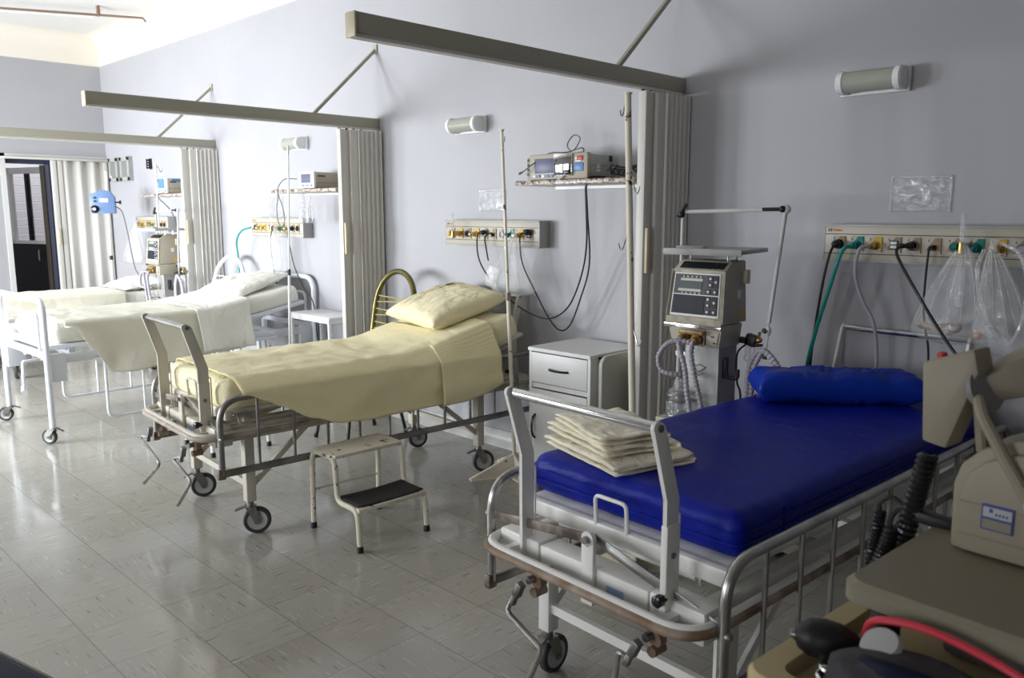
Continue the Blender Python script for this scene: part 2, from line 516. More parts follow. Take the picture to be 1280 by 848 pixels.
M_['blue_btn'] = mat('blue_keypad', (0.10, 0.22, 0.50, 1), 0.4)
M_['blue_case'] = mat('blue_pump_case', (0.16, 0.25, 0.46, 1), 0.4)
M_['red'] = mat('red_plastic', (0.55, 0.02, 0.02, 1), 0.4)
M_['red_tube'] = mat('red_rubber_tube', (0.72, 0.05, 0.08, 1), 0.35)
M_['orange'] = mat('orange_print', (0.65, 0.20, 0.02, 1), 0.5)
M_['pale_sticker'] = mat('pale_blue_sticker', (0.32, 0.45, 0.68, 1), 0.5)
M_['white_label'] = mat('white_label', (0.75, 0.75, 0.75, 1), 0.5)
M_['grey_label'] = mat('grey_label', (0.45, 0.45, 0.42, 1), 0.5)
M_['ink'] = mat('dark_ink', (0.03, 0.03, 0.035, 1), 0.6)
M_['blue_ink'] = mat('blue_ink', (0.05, 0.07, 0.30, 1), 0.5)
M_['cabinet'] = mat('pale_grey_laminate', (0.72, 0.72, 0.70, 1), 0.4)
M_['laminate_beige'] = mat('beige_laminate', (0.47, 0.45, 0.39, 1), 0.45)
M_['cart_tan'] = mat('tan_cart_plastic', (0.58, 0.47, 0.25, 1), 0.5, bump=0.08, bscale=200)
M_['defib'] = mat('defibrillator_case', (0.30, 0.265, 0.195, 1), 0.45, bump=0.05, bscale=250)
M_['slab'] = mat('olive_beige_case', (0.25, 0.23, 0.165, 1), 0.5, bump=0.05, bscale=250)
M_['grey_pad'] = mat('grey_paddle_face', (0.22, 0.21, 0.20, 1), 0.4)
M_['cuff'] = mat('grey_cuff_fabric', (0.07, 0.065, 0.07, 1), 0.9, var=0.4, vscale=30, bump=0.3, bscale=120)
M_['navy'] = mat('navy_vinyl', (0.006, 0.010, 0.03, 1), 0.5, spec=0.2)
M_['film'] = clear_film('clear_film', (0.9, 0.9, 0.92, 1), 0.05, 0.045)
M_['bag_film'] = clear_film('bag_film', (0.85, 0.86, 0.84, 1), 0.16, 0.045)
M_['crease'] = clear_film('bag_crease', (0.9, 0.9, 0.9, 1), 0.25, 0.06)
M_['bottle'] = clear_film('clear_bottle', (0.78, 0.80, 0.84, 1), 0.20, 0.09)
M_['lamp_glass'] = mat('prismatic_lamp_cover', (0.55, 0.56, 0.48, 1), 0.25, trans=0.35)
M_['window_frame'] = mat('window_frame_paint', (0.6, 0.6, 0.58, 1), 0.5)
M_['corridor'] = mat('corridor_paint', (0.75, 0.75, 0.78, 1), 0.6)
M_['dark_door'] = mat('dark_door_paint', (0.004, 0.004, 0.005, 1), 0.5, spec=0.2)
M_['navy_jamb'] = mat('blue_grey_jamb', (0.03, 0.035, 0.06, 1), 0.4)
M_['olive_edge'] = mat('olive_door_edge', (0.07, 0.055, 0.035, 1), 0.5)
M_['glass_box'] = mat('dark_glass_front', (0.22, 0.24, 0.22, 1), 0.15)
M_['black_tread'] = mat('black_tread', (0.02, 0.018, 0.015, 1), 0.75, bump=0.5, bscale=150)
M_['slat_white'] = mat('shutter_slat', (0.8, 0.78, 0.8, 1), 0.5)
M_['conduit'] = mat('brown_conduit', (0.24, 0.16, 0.11, 1), 0.45)
M_['sand'] = mat('residue', (0.35, 0.25, 0.15, 1), 0.8)
M_['duct_amber'] = mat('amber_valve', (0.38, 0.22, 0.06, 1), 0.35, var=0.5, vscale=40)
# ------------------------------------------------------------------ room
WY = 3.6          # long wall with the gas panels
LX = -10.25       # end wall with the doorway
FY = -1.8         # window wall behind the camera
RX = 2.2
ZT = 3.45
m = MB(); m.box(LX - 0.15, RX + 0.15, WY, WY + 0.15, -0.1, ZT + 0.1)
struct(m.build('wall_back', M_['wall'], smooth=0))
m = MB()
m.box(LX - 0.15, LX, FY, 2.55, -0.1, ZT); m.box(LX - 0.15, LX, 2.55, WY, 2.08, ZT); m.box(LX - 0.15, LX, 3.58, WY, -0.1, 2.08)
struct(m.build('wall_left', M_['wall'], smooth=0))
m = MB(); m.box(RX, RX + 0.15, FY, WY, -0.1, ZT)
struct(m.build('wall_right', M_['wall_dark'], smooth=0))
wins = [(-9.7, -8.4), (-7.9, -6.6), (-6.1, -4.8), (-2.7, -1.4), (0.3, 1.6)]
WZ0, WZ1 = 0.65, 2.15
m = MB()
m.box(LX - 0.15, RX + 0.15, FY - 0.2, FY, -0.1, WZ0); m.box(LX - 0.15, RX + 0.15, FY - 0.2, FY, WZ1, ZT)
xs = [LX - 0.15] + [v for w in wins for v in w] + [RX + 0.15]
for i in range(0, len(xs), 2):
    m.box(xs[i], xs[i + 1], FY - 0.2, FY, WZ0, WZ1)
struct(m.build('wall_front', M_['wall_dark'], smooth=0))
m = MB(); m.box(LX - 0.0, RX, FY, WY, -0.1, 0)
struct(m.build('floor', M_['floor'], smooth=0))
m = MB(); m.box(LX - 0.15, RX + 0.15, FY - 0.2, WY + 0.15, ZT, ZT + 0.1)
struct(m.build('ceiling', M_['ceil'], smooth=0))
for i, (a, b_) in enumerate(wins):
    fr = MB()
    for (x0, x1, z0, z1) in ((a, b_, WZ0, WZ0 + 0.05), (a, b_, WZ1 - 0.05, WZ1), (a, a + 0.05, WZ0, WZ1), (b_ - 0.05, b_, WZ0, WZ1),
                             ((a + b_) / 2 - 0.03, (a + b_) / 2 + 0.03, WZ0, WZ1), (a, b_, 1.80, 1.85)):
        fr.box(x0, x1, FY - 0.12, FY - 0.06, z0, z1)
    w = struct(fr.build('window_%d' % (i + 1), M_['window_frame'], smooth=0))
    s = MB(); s.box(a - 0.05, b_ + 0.05, FY - 0.1, FY + 0.06, WZ0 - 0.04, WZ0)
    s.build('window_sill', M_['window_frame'], w, smooth=0)
# coved moulding along the two walls in view
def cove_profile():
    P = [(0.0, 3.135), (0.014, 3.14), (0.014, 3.27)]
    for k in range(1, 9):
        a = k / 8 * PI / 2
        P.append((0.014 + 0.17 * (1 - math.cos(a)), 3.27 + 0.18 * math.sin(a)))
    return P + [(0.0, 3.45)]
m = MB(); m.prism([(LX, WY - d, z) for d, z in cove_profile()], (RX - LX, 0, 0))
struct(m.build('trim_1', M_['cream_paint'], smooth=40))
m = MB(); m.prism([(LX + d, FY, z) for d, z in cove_profile()], (0, WY - FY, 0))
struct(m.build('trim_2', M_['cream_paint'], smooth=40))
# coved tile baseboard on the long wall
m = MB()
m.prism([(LX, WY, 0), (LX, WY - 0.05, 0), (LX, WY - 0.045, 0.012), (LX, WY - 0.025, 0.03), (LX, WY - 0.014, 0.06), (LX, WY - 0.012, 0.10), (LX, WY, 0.105)], (RX - LX, 0, 0))
struct(m.build('baseboard_back', M_['base'], smooth=40))
m = MB(); m.box(LX, LX + 0.012, FY, 2.5, 0, 0.1)
struct(m.build('baseboard_left', M_['base'], smooth=0))
# doorway in the end wall
d = MB()
d.box(LX - 0.16, LX + 0.015, 2.50, 2.55, 0, 2.12); d.box(LX - 0.16, LX + 0.015, 2.50, 3.60, 2.07, 2.12)
door = struct(d.build('door_1', M_['window_frame'], smooth=0))
a = V((-10.46, 3.035, 0)); b_ = V((-11.12, 2.785, 0))
def leafbar(mb, t0, t1, z0, z1, th=0.045):
    p = a.lerp(b_, t0); q = a.lerp(b_, t1)
    mb.bar(p + V((0, 0, (z0 + z1) / 2)), q + V((0, 0, (z0 + z1) / 2)), th, z1 - z0)
lf = MB()
leafbar(lf, 0, 1, 0.02, 1.12); leafbar(lf, 0, 0.08, 1.12, 2.02); leafbar(lf, 0.5, 0.56, 1.12, 1.95)
leaf = lf.build('door_leaf', M_['dark_door'], door, smooth=0)
g = MB(); leafbar(g, 0.06, 0.16, 0.02, 2.02, 0.055)
g.build('door_stile', M_['olive_edge'], door, smooth=0)
g = MB(); leafbar(g, 0.16, 0.98, 1.12, 1.16, 0.05); leafbar(g, 0.16, 1, 1.93, 2.0, 0.05); leafbar(g, 0.92, 1, 1.12, 2.0, 0.05)
g.build('glazing_frame', M_['window_frame'], door, smooth=0)
g = MB(); leafbar(g, 0.16, 0.94, 1.14, 1.96, 0.006)
g.build('door_pane', M_['film'], door, smooth=0)
g = MB(); g.box(LX - 0.17, LX - 0.03, 2.985, 3.04, 0, 2.07); g.box(LX - 0.17, LX - 0.06, 2.55, 3.02, 2.02, 2.07)
g.build('door_jamb', M_['navy_jamb'], door, smooth=0)
g = MB(); p = a.lerp(b_, 0.3)
g.tube(rounded([p + V((0.03, -0.03, 0.93)), p + V((0.06, -0.06, 0.93)), p + V((0.06, -0.06, 1.05)), p + V((0.03, -0.03, 1.05))], 0.015), 0.007)
g.build('door_handle', M_['steel'], door)
# passage beyond the doorway
m = MB(); m.box(-13.0, LX, 1.6, 4.6, -0.1, 0)
struct(m.build('passage_floor', M_['grey_case'], smooth=0))
m = MB(); m.box(-13.15, -13.0, 1.6, 4.6, -0.1, 3.0); m.box(-13.0, LX - 0.15, 4.6, 4.7, -0.1, 3.0); m.box(-13.0, LX - 0.15, 1.5, 1.6, -0.1, 3.0)
m.box(LX - 0.15, LX - 0.05, WY, 4.6, -0.1, 3.0)
struct(m.build('passage_wall', M_['corridor'], smooth=0))
m = MB(); m.box(-13.0, LX - 0.15, 1.6, 4.6, 3.0, 3.1)
struct(m.build('passage_ceiling', M_['corridor'], smooth=0))
s = MB()
for k in range(22):
    s.cbox((-12.93, 3.2, 0.25 + k * 0.11), (0.012, 2.2, 0.10), (0, 0.35, 0))
sh = s.build('roller_shutter', M_['slat_white'], smooth=0)
tag(sh, 'white slatted shutter seen through the open doorway', 'shutter')

# ------------------------------------------------------------------ light
def area(name, loc, rot, sx, sy, power, color=(1, 1, 1)):
    L = bpy.data.lights.new(name, 'AREA'); L.shape = 'RECTANGLE'; L.size = sx; L.size_y = sy; L.energy = power; L.color = color
    o = bpy.data.objects.new(name, L); col.objects.link(o); o.location = loc; o.rotation_euler = rot
    return o
WIN_POWER = (190, 275, 98, 27, 7)
for i, (a, b_) in enumerate(wins):
    area('window_daylight', ((a + b_) / 2, FY - 0.22, (WZ0 + WZ1) / 2 + 0.05), (math.radians(90 - 6), 0, 0), b_ - a, WZ1 - WZ0, WIN_POWER[i], (0.90, 0.95, 1.0) if i < 3 else (0.97, 0.975, 1.0)).data.spread = math.radians(135)
area('passage_fill_lamp', (-11.8, 3.3, 2.95), (0, 0, 0), 1.4, 1.4, 48, (0.97, 0.97, 1.0))  # added lamp under the closed passage ceiling, brightens the white slats
w = bpy.data.worlds.new('World'); scene.world = w; w.use_nodes = True
bg = w.node_tree.nodes['Background']; bg.inputs[0].default_value = (0.72, 0.84, 1.0, 1); bg.inputs[1].default_value = 0.5

# ------------------------------------------------------------------ camera
cd = bpy.data.cameras.new('camera'); cam = bpy.data.objects.new('camera', cd); col.objects.link(cam)
cd.sensor_width = 36; cd.lens = 1020 / 1280 * 36; cd.clip_start = 0.02
cam.location = (0, 0, 1.5); cam.rotation_euler = (math.radians(90) - math.atan2(160, 1020), 0, math.radians(44.7))
cd.dof.use_dof = True; cd.dof.focus_distance = 3.6
cd.dof.aperture_fstop = cd.lens / 5.0
scene.camera = cam
scene.view_settings.view_transform = 'Standard'; scene.view_settings.look = 'None'
scene.view_settings.exposure = 0.0; scene.view_settings.gamma = 1.0
scene.view_settings.use_curve_mapping = False
scene.cycles.use_denoising = True
scene.cycles.max_bounces = 10; scene.cycles.transparent_max_bounces = 24
scene.cycles.caustics_reflective = False; scene.cycles.caustics_refractive = False
# ------------------------------------------------------------------ beds
def caster(parent, x, y, r=0.062, steer=0.0, top=0.145, paint=None, name='caster'):
    """Swivel caster whose wheel touches the floor; fork (part), wheel (sub-part)."""
    c, s = math.cos(steer), math.sin(steer)
    R = lambda px, py, pz: V((x + px * c - py * s, y + px * s + py * c, pz))
    f = MB()
    f.cyl((x, y, top - 0.012), (x, y, top + 0.02), 0.016, 12)
    f.cyl((x, y, top - 0.02), (x, y, top - 0.008), 0.026, 14)
    off = 0.028
    for sx in (-1, 1):
        poly = [R(sx * 0.02, -0.022, top - 0.012), R(sx * 0.02, 0.024, top - 0.012), R(sx * 0.02, off + 0.016, r + 0.012), R(sx * 0.02, off + 0.010, r - 0.014),
                R(sx * 0.02, off - 0.010, r - 0.014), R(sx * 0.02, off - 0.02, r + 0.01)]
        f.prism(poly, R(sx * 0.0245, 0, 0) - R(sx * 0.02, 0, 0))
    f.cbox(R(0, 0, top - 0.012), (0.05, 0.046, 0.006), (0, 0, steer))
    f.cyl(R(-0.03, off, r), R(0.03, off, r), 0.008, 10)
    f.cbox(R(0, -0.045, top - 0.018), (0.022, 0.05, 0.006), (0.35, 0, steer))
    fo = f.build(name, M_['dull_steel'], parent)
    ax = R(1, 0, 0) - R(0, 0, 0)
    w = MB()
    w.mi = 0
    rr = r
    prof = [(rr * 0.72, -0.013), (rr - 0.004, -0.013), (rr, -0.008), (rr, 0.008), (rr - 0.004, 0.013), (rr * 0.72, 0.013)]
    w.lathe(prof, R(0, off, r), ax, 26, cap=False)
    w.mi = 1
    w.lathe([(0.0, -0.012), (0.014, -0.015), (0.016, -0.0115), (rr * 0.7, -0.0115), (rr * 0.74, -0.0125), (rr * 0.74, 0.0125), (rr * 0.7, 0.0115), (0.016, 0.0115), (0.014, 0.015), (0, 0.015)], R(0, off, r), ax, 26)
    w.build('wheel', [M_['tyre'], M_['hub']], fo)
    return fo

def crank(parent, x, y, z, off, dx=1.0):
    m = MB()
    m.mi = 0
    m.cyl((x, y + 0.12, z), (x, y + 0.02, z - 0.004), 0.011, 10)
    m.cbox((x - 0.015 * dx, y, z - 0.03), (0.022, 0.024, 0.05), (0, 0.45 * dx, 0), 0.004)
    m.cbox((x - 0.032 * dx, y - 0.004, z - 0.065), (0.016, 0.018, 0.034), (0, 0.35 * dx, 0), 0.004)
    m.mi = 1
    P = [(x - 0.035, y - 0.004, z - 0.06)] + [(x + ox, y - 0.01 - 0.008 * k, z + oz) for k, (ox, oz) in enumerate(off)]
    m.tube(rounded(P, [0, 0.02, 0.02, 0]), 0.0075, 10)
    m.tube([V(P[3]).lerp(V(P[2]), 0.62), P[3]], 0.0092, 10)
    o = m.build('crank', [M_['dull_steel'], M_['steel']], parent)
    j = MB()
    j.lathe([(0.008, -0.012), (0.019, -0.012), (0.019, 0.012), (0.008, 0.012)], (x + 0.012 * dx, y + 0.055, z - 0.012), (0, 1, 0), 16)
    j.cyl((x + 0.012 * dx, y + 0.03, z - 0.04), (x + 0.012 * dx, y + 0.075, z - 0.04), 0.014, 12)
    j.build('crank_joint', M_['strip'], o)
    return o

def end_frame(parent, name, paint, chrome, y0, d, z_top=1.0):
    """Round tube held by two flat bars that bend outwards at the top. d=-1 foot, +1 head."""
    t = MB()
    t.cyl((-0.255, y0 + d * 0.06, 0.99), (0.255, y0 + d * 0.06, 0.99), 0.0135, 16)
    o = t.build(name, chrome, parent, label='bare metal tube across the top of the end frame')
    for sx in (-1, 1):
        m = MB()
        x = sx * 0.262
        prof = [(0.0, 0.455), (0.0, 0.80), (0.06, 0.985)]
        L = [V((0, y0 + d * p[0] - 0.024, p[1])) for p in prof]
        Rr = [V((0, y0 + d * p[0] + 0.024, p[1])) for p in prof]
        c = (L[2] + Rr[2]) / 2; ax = (L[2] - L[1]).normalized(); h = (Rr[2] - L[2]) / 2
        arc = [c + h * math.cos(k / 8 * PI) + ax * 0.024 * math.sin(k / 8 * PI) for k in range(9)]
        poly = [L[0]] + [L[1]] + list(reversed(arc)) + [Rr[1]] + [Rr[0]]
        m.prism([V((x - 0.006, p.y, p.z)) for p in poly], (0.012, 0, 0), 0.002)
        if sx > 0:
            m.box(x - 0.010, x + 0.010, y0 - 0.026, y0 + 0.026, 0.455, 0.735, None, 0.003)
        br_ = m.build('end_bar', paint, o)
        for (yy, z, r) in ((y0 + d * 0.06, 0.99, 0.0095), (y0, 0.655, 0.008)):
            b = MB(); xx = sx * (0.268 if z > 0.8 or sx < 0 else 0.272)
            b.lathe([(0.0, -0.004), (r, -0.004), (r, 0.004), (r * 0.5, 0.006), (0, 0.007)], (xx, yy, z), (sx, 0, 0), 12)
            b.build('bolt', M_['dull_steel'], o)
        m = MB(); m.tube(rounded([(x, y0 + 0.034, 0.50), (x, y0 + 0.034, 0.755), (x, y0 + 0.02, 0.755)], 0.008), 0.003, 6); m.build('latch_rod', paint, o)
    b = MB()
    b.lathe([(0.0, -0.01), (0.011, -0.01), (0.011, 0.004), (0.016, 0.006), (0.016, 0.022), (0.010, 0.026), (0, 0.026)], (0.262, y0 - 0.028, 0.545), (0, -1, 0), 12)
    b.build('clamp_knob', M_['black_gloss'], o)
    return o

def side_rail(parent, sx, steel, y0=0.0, y1=1.93, zb=0.345, zt=0.68, nb=10):
    x = sx * 0.425
    m = MB()
    pts = [(x, y0, zb), (x, y0, zt), (x, y1, zt), (x, y1, zb + 0.05)]
    m.tube(rounded(pts, [0, 0.11, 0.11, 0], 8), 0.0145, 12)
    o = m.build('side_rail', steel, parent)
    b = MB()
    b.box(x - 0.008, x + 0.008, y0 - 0.01, y1 + 0.01, zb - 0.016, zb + 0.016, None, 0.003)
    b.build('bottom_bar', M_['dull_steel'], o)
    for k in range(nb):
        y = y0 + (y1 - y0) * (k + 1) / (nb + 1)
        q = MB(); q.cyl((x, y, zb), (x, y, zt - 0.005), 0.0075, 8)
        q.build('rail_bar', steel, o)
    c = MB()
    c.cbox((x, y0 - 0.004, zb), (0.026, 0.034, 0.045), (0, 0, 0), 0.004)
    c.build('end_cap', M_['dark_metal'], o); c = MB()
    c.cyl((x, y1, zb + 0.09), (x, y1, zb + 0.035), 0.019, 12)
    c.build('end_cap', M_['dark_metal'], o)
    return o

def make_bed(label, loc, rz, paint, strip, steel, chrome, raise_deg=0.0, steer=(0.1, 0.3, -0.3, 0.1), fy=0.045, cranks=((-0.15, ((-0.057, -0.105), (0.098, -0.155), (0.052, -0.27))), (0.27, ((-0.056, -0.05), (-0.064, -0.14), (-0.085, -0.27)))), group='crank hospital beds'):
    root = thing('hospital_bed', label, 'bed', loc, rz, group)
    f = MB()
    for sx in (-1, 1):
        f.box(sx * 0.33 - 0.02, sx * 0.33 + 0.02, 0.0, 1.86, 0.462, 0.53, None, 0.004)
    # foot and head cross boxes (with capped ends)
    for y in (0.035, 1.84):
        f.box(-0.20, 0.20, y - 0.04, y + 0.04, 0.455, 0.535, None, 0.006)
        for sx in (-1, 1):
            f.box(sx * 0.29 - 0.085, sx * 0.29 + 0.085, y - 0.042, y + 0.042, 0.452, 0.540, None, 0.008)
    for y in (0.62, 1.12):
        f.box(-0.33, 0.33, y - 0.015, y + 0.015, 0.475, 0.51)
    # lifting linkage rods under the deck
    f.cyl((-0.24, 0.12, 0.555), (0.26, 0.12, 0.555), 0.009, 8)
    f.cyl((-0.1, 0.1, 0.505), (-0.1, 1.0, 0.505), 0.012, 8)
    f.cyl((0.16, 0.1, 0.505), (0.16, 0.6, 0.505), 0.012, 8)
    for sx in (-1, 1):
        f.bar((sx * 0.24, 0.16, 0.535), (sx * 0.2, 0.52, 0.60), 0.008, 0.05)
        f.bar((sx * 0.28, 1.16, 0.53), (sx * 0.28, 1.30, 0.60), 0.03, 0.03)
        f.bar((sx * 0.28, 0.18, 0.53), (sx * 0.28, 0.19, 0.60), 0.03, 0.03)
        f.bar((sx * 0.33, 0.46, 0.47), (sx * 0.33, 0.17, 0.23), 0.014, 0.026)
        f.bar((sx * 0.33, 1.24, 0.47), (sx * 0.33, 1.53, 0.23), 0.014, 0.026)
    f.box(0.20, 0.345, 0.95, 1.25, 0.50, 0.60, None, 0.006)
    fr = f.build('base_frame', paint, root)
    lb = MB(); lb.box(0.06, 0.12, -0.0065, -0.005, 0.478, 0.503)
    lb.build('maker_plate', M_['pale_sticker'], fr, label='small pale blue sticker on the foot crossbox')
    bp = MB()
    path = rounded([(-0.388, -0.075, 0.51), (0.388, -0.075, 0.51), (0.388, 1.93, 0.51), (-0.388, 1.93, 0.51)], 0.10, 8, closed=True)
    prof = []
    bp.tube(path, 0.0145, 10, closed=True)
    b_ = bp.build('bumper', paint, root)
    st = MB()
    path2 = rounded([(-0.398, -0.086, 0.503), (0.398, -0.086, 0.503), (0.398, 1.941, 0.503), (-0.398, 1.941, 0.503)], 0.11, 8, closed=True)
    st.tube(path2, 0.0135, 10, closed=True)
    st.build('bumper_strip', strip, b_, label='worn strip wound along the bumper')
    br = MB()
    for sx in (-1, 1):
        for y in (0.035, 0.6, 1.2, 1.84):
            br.box(min(sx * 0.33, sx * 0.39), max(sx * 0.33, sx * 0.39), y - 0.012, y + 0.012, 0.50, 0.515)
        br.box(sx * 0.29 - 0.012, sx * 0.29 + 0.012, -0.08, 0.0, 0.50, 0.515)
    br.build('bumper_bracket', paint, b_)
    k = 0
    for (sx, y) in ((-1, 0.16), (1, 0.16), (-1, 1.54), (1, 1.54)):
        l = MB(); l.box(sx * 0.33 - 0.023, sx * 0.33 + 0.023, y - 0.023, y + 0.023, 0.16, 0.475, None, 0.003)
        l.build('leg', paint, root)
        caster(root, sx * 0.33, y, 0.064, steer[k]); k += 1
    for y in (0.16, 1.54):
        l = MB(); l.box(-0.33, 0.33, y - 0.01, y + 0.01, 0.225, 0.255)
        l.build('crossbar', paint, root)
    end_frame(root, 'footboard', paint, chrome, 0.0, -1)
    end_frame(root, 'headboard', paint, chrome, 1.86, 1)
    # deck
    dk = MB()
    dk.box(-0.372, 0.372, fy + 0.005, 1.12, 0.597, 0.617, None, 0.006)
    dk.box(-0.375, 0.375, fy, fy + 0.04, 0.567, 0.619, None, 0.012)
    dk.box(-0.30, -0.26, fy + 0.02, 1.1, 0.575, 0.60); dk.box(0.26, 0.30, fy + 0.02, 1.1, 0.575, 0.60)
    do = dk.build('deck', paint, root)
    bk = MB()
    Mt = Matrix.Translation((0, 1.125, 0.59)) @ Euler((math.radians(raise_deg), 0, 0)).to_matrix().to_4x4()
    bk.box(-0.375, 0.375, 0.0, 0.745, 0.005, 0.027, Mt, 0.006); bk.box(-0.30, -0.26, 0.02, 0.73, -0.015, 0.01, Mt); bk.box(0.26, 0.30, 0.02, 0.73, -0.015, 0.01, Mt)
    bk.build('backrest', paint, root)
    if raise_deg > 5:
        for sx in (-1, 1):
            q = MB()
            q.bar((sx * 0.2, 1.25, 0.52), Mt @ V((sx * 0.2, 0.45, -0.02)), 0.02, 0.03)
            q.tube(rounded([(sx * 0.28, 1.15, 0.50), Mt @ V((sx * 0.28, 0.12, -0.06)), Mt @ V((sx * 0.28, 0.7, -0.05))], 0.05), 0.012, 8)
            q.build('backrest_strut', paint, root)
    h = MB(); h.tube(rounded([(-0.072, fy + 0.007, 0.60), (-0.072, fy, 0.70), (0.043, fy, 0.70), (0.043, fy + 0.007, 0.60)], 0.018), 0.006, 8)
    h.build('mattress_stop', paint, do)
    # foot stay: centre post and the two flat stays that swing the side rails
    p = MB(); p.box(-0.022, 0.022, -0.02, -0.006, 0.43, 0.625, None, 0.003)
    p.lathe([(0, 0), (0.022, 0), (0.022, 0.014), (0, 0.014)], (0, -0.02, 0.618), (0, 1, 0), 14)
    p.bar((0, -0.012, 0.45), (0, 0.03, 0.46), 0.03, 0.03)
    po = p.build('stay_post', paint, root)
    t = MB(); t.bar((-0.425, 0.0, 0.565), (0.0, -0.004, 0.615), 0.006, 0.028, (0, 0, 1), 0.001)
    t.build('rail_stay', M_['dark_metal'], root, label='stay with its paint worn off')
    t = MB(); t.bar((0.0, 0.008, 0.615), (0.425, 0.012, 0.505), 0.006, 0.028, (0, 0, 1), 0.001)
    t.build('rail_stay', M_['steel'], root)
    for (x, z) in ((-0.436, 0.565), (0.436, 0.505)):
        q = MB(); q.ell((x, 0, z), (0.013, 0.013, 0.013), 10, 8); q.build('pivot_bolt', M_['dull_steel'], po)
    q = MB(); q.lathe([(0, 0), (0.010, 0), (0.010, 0.03), (0, 0.03)], (0, -0.034, 0.618), (0, 1, 0), 12); q.build('pivot_bolt', M_['dull_steel'], po)
    side_rail(root, -1, steel); side_rail(root, 1, steel)
    for (cx_, off) in cranks: crank(root, cx_, -0.12, 0.475, off)
    return root

def mattress(label, parent_loc, rz, material, x=0.365, y0=0.05, y1=1.86, zb=0.617, t=0.125, raise_deg=0.0, pivot=1.12, seam=None, cat='mattress', name='mattress', group=None, r=0.035, soft=0.004):
    root = None
    m = MB()
    ny, nx = 56, 20
    ca, sa = math.cos(math.radians(raise_deg)), math.sin(math.radians(raise_deg))
    def bend(p):
        xx, y, z = p
        if y <= pivot or raise_deg == 0:
            return V(p)
        # gentle bend
        dy = y - pivot; dz = z - zb
        k = min(1, dy / 0.12); ang = math.radians(raise_deg) * (k * k * (3 - 2 * k))
        a2 = ang
        return V((xx, pivot + dy * math.cos(a2) - dz * math.sin(a2), zb + dy * math.sin(a2) + dz * math.cos(a2)))
    # cross-section ring (rounded rectangle), swept along y with rounded ends
    def ring(inset, zin):
        xs = x - inset; h0 = zb + zin; h1 = zb + t - zin
        P = []
        rr = min(r, (h1 - h0) * 0.55)
        for (cx, cz, a0) in ((xs - rr, h1 - rr, 0), (-(xs - rr), h1 - rr, 90), (-(xs - rr), h0 + rr * 0.5, 180), (xs - rr, h0 + rr * 0.5, 270)):
            for k in range(6):
                a = math.radians(a0 + k * 18)
                rz_ = rr if a0 < 180 else rr * 0.5
                P.append((cx + math.cos(a) * rr, cz + math.sin(a) * rz_))
        # subdivide the long top and bottom edges
        out = []
        for i, p in enumerate(P):
            q = P[(i + 1) % len(P)]
            out.append(p)
            if abs(p[0] - q[0]) > 0.2:
                for k in range(1, 14):
                    u = k / 14
                    out.append((p[0] + (q[0] - p[0]) * u, p[1] + (q[1] - p[1]) * u))
        return out
    stations = []
    for k in range(7):
        a = k / 6 * PI / 2
        stations.append((y0 + r * (1 - math.sin(a)), r * (1 - math.sin(a)) * 0.0 + r * (1 - math.sin(a)) * 0, r * (1 - math.cos(a)) * 0))
    ys = []
    for k in range(6):
        a = k / 6 * PI / 2
        ys.append((y0 + r * (1 - math.sin(a)) , r * (1 - math.cos(PI / 2 - a)) ))
    ys = []
    for k in range(7):
        a = k / 6 * PI / 2
        ys.append((y0 + r * (1 - math.cos(a)), r * (1 - math.sin(a))))
    mid = [y0 + r + (y1 - y0 - 2 * r) * k / ny for k in range(1, ny)]
    S = ys + [(y, 0.0) for y in mid] + [(y0 + y1 - y, ins) for y, ins in reversed(ys)]
    rings = []
    for (y, ins) in S:
        pts = ring(ins, ins)
        rg = []
        for (px, pz) in pts:
            n = noise.noise(V((px * 4, y * 3, pz * 5))) * soft * 2
            n2 = noise.noise(V((px * 14, y * 9, pz * 11))) * soft * 0.7
            p = bend((px * (1 + (n + n2) * 0.6), y + n2, pz + (n + n2 if pz > zb + t * 0.4 else 0)))
            rg.append(m.bm.verts.new(p))
        rings.append(rg)
    L = len(rings[0])
    for A, B in zip(rings, rings[1:]):
        for k in range(L):
            f = m._f([A[k], A[(k + 1) % L], B[(k + 1) % L], B[k]])
            if f:
                for l in f.loops:
                    l[m.uv].uv = (l.vert.co.y, l.vert.co.x + l.vert.co.z)
    m._f(list(reversed(rings[0]))); m._f(rings[-1])
    o = m.build(name, material, None, smooth=60)
    o.location = parent_loc; o.rotation_euler = (0, 0, rz)
    tag(o, label, cat, group)
    if seam:
        s = MB()
        for z in (zb + t * 0.62, zb + t * 0.37):
            pts = [(x + 0.002, y1 - 0.1, z), (x + 0.002, y0, z), (-x - 0.002, y0, z), (-x - 0.002, y1 - 0.1, z)]
            s.tube(rounded([(p[0], p[1] - (0.002 if p[1] == y0 else 0), p[2]) for p in pts], r, 6), 0.0022, 6)
        for y in (0.36,):
            s.box(x - 0.001, x + 0.003, y, y + 0.003, zb + 0.02, zb + t - 0.02)
        s.build('seam', seam, o)
    return o

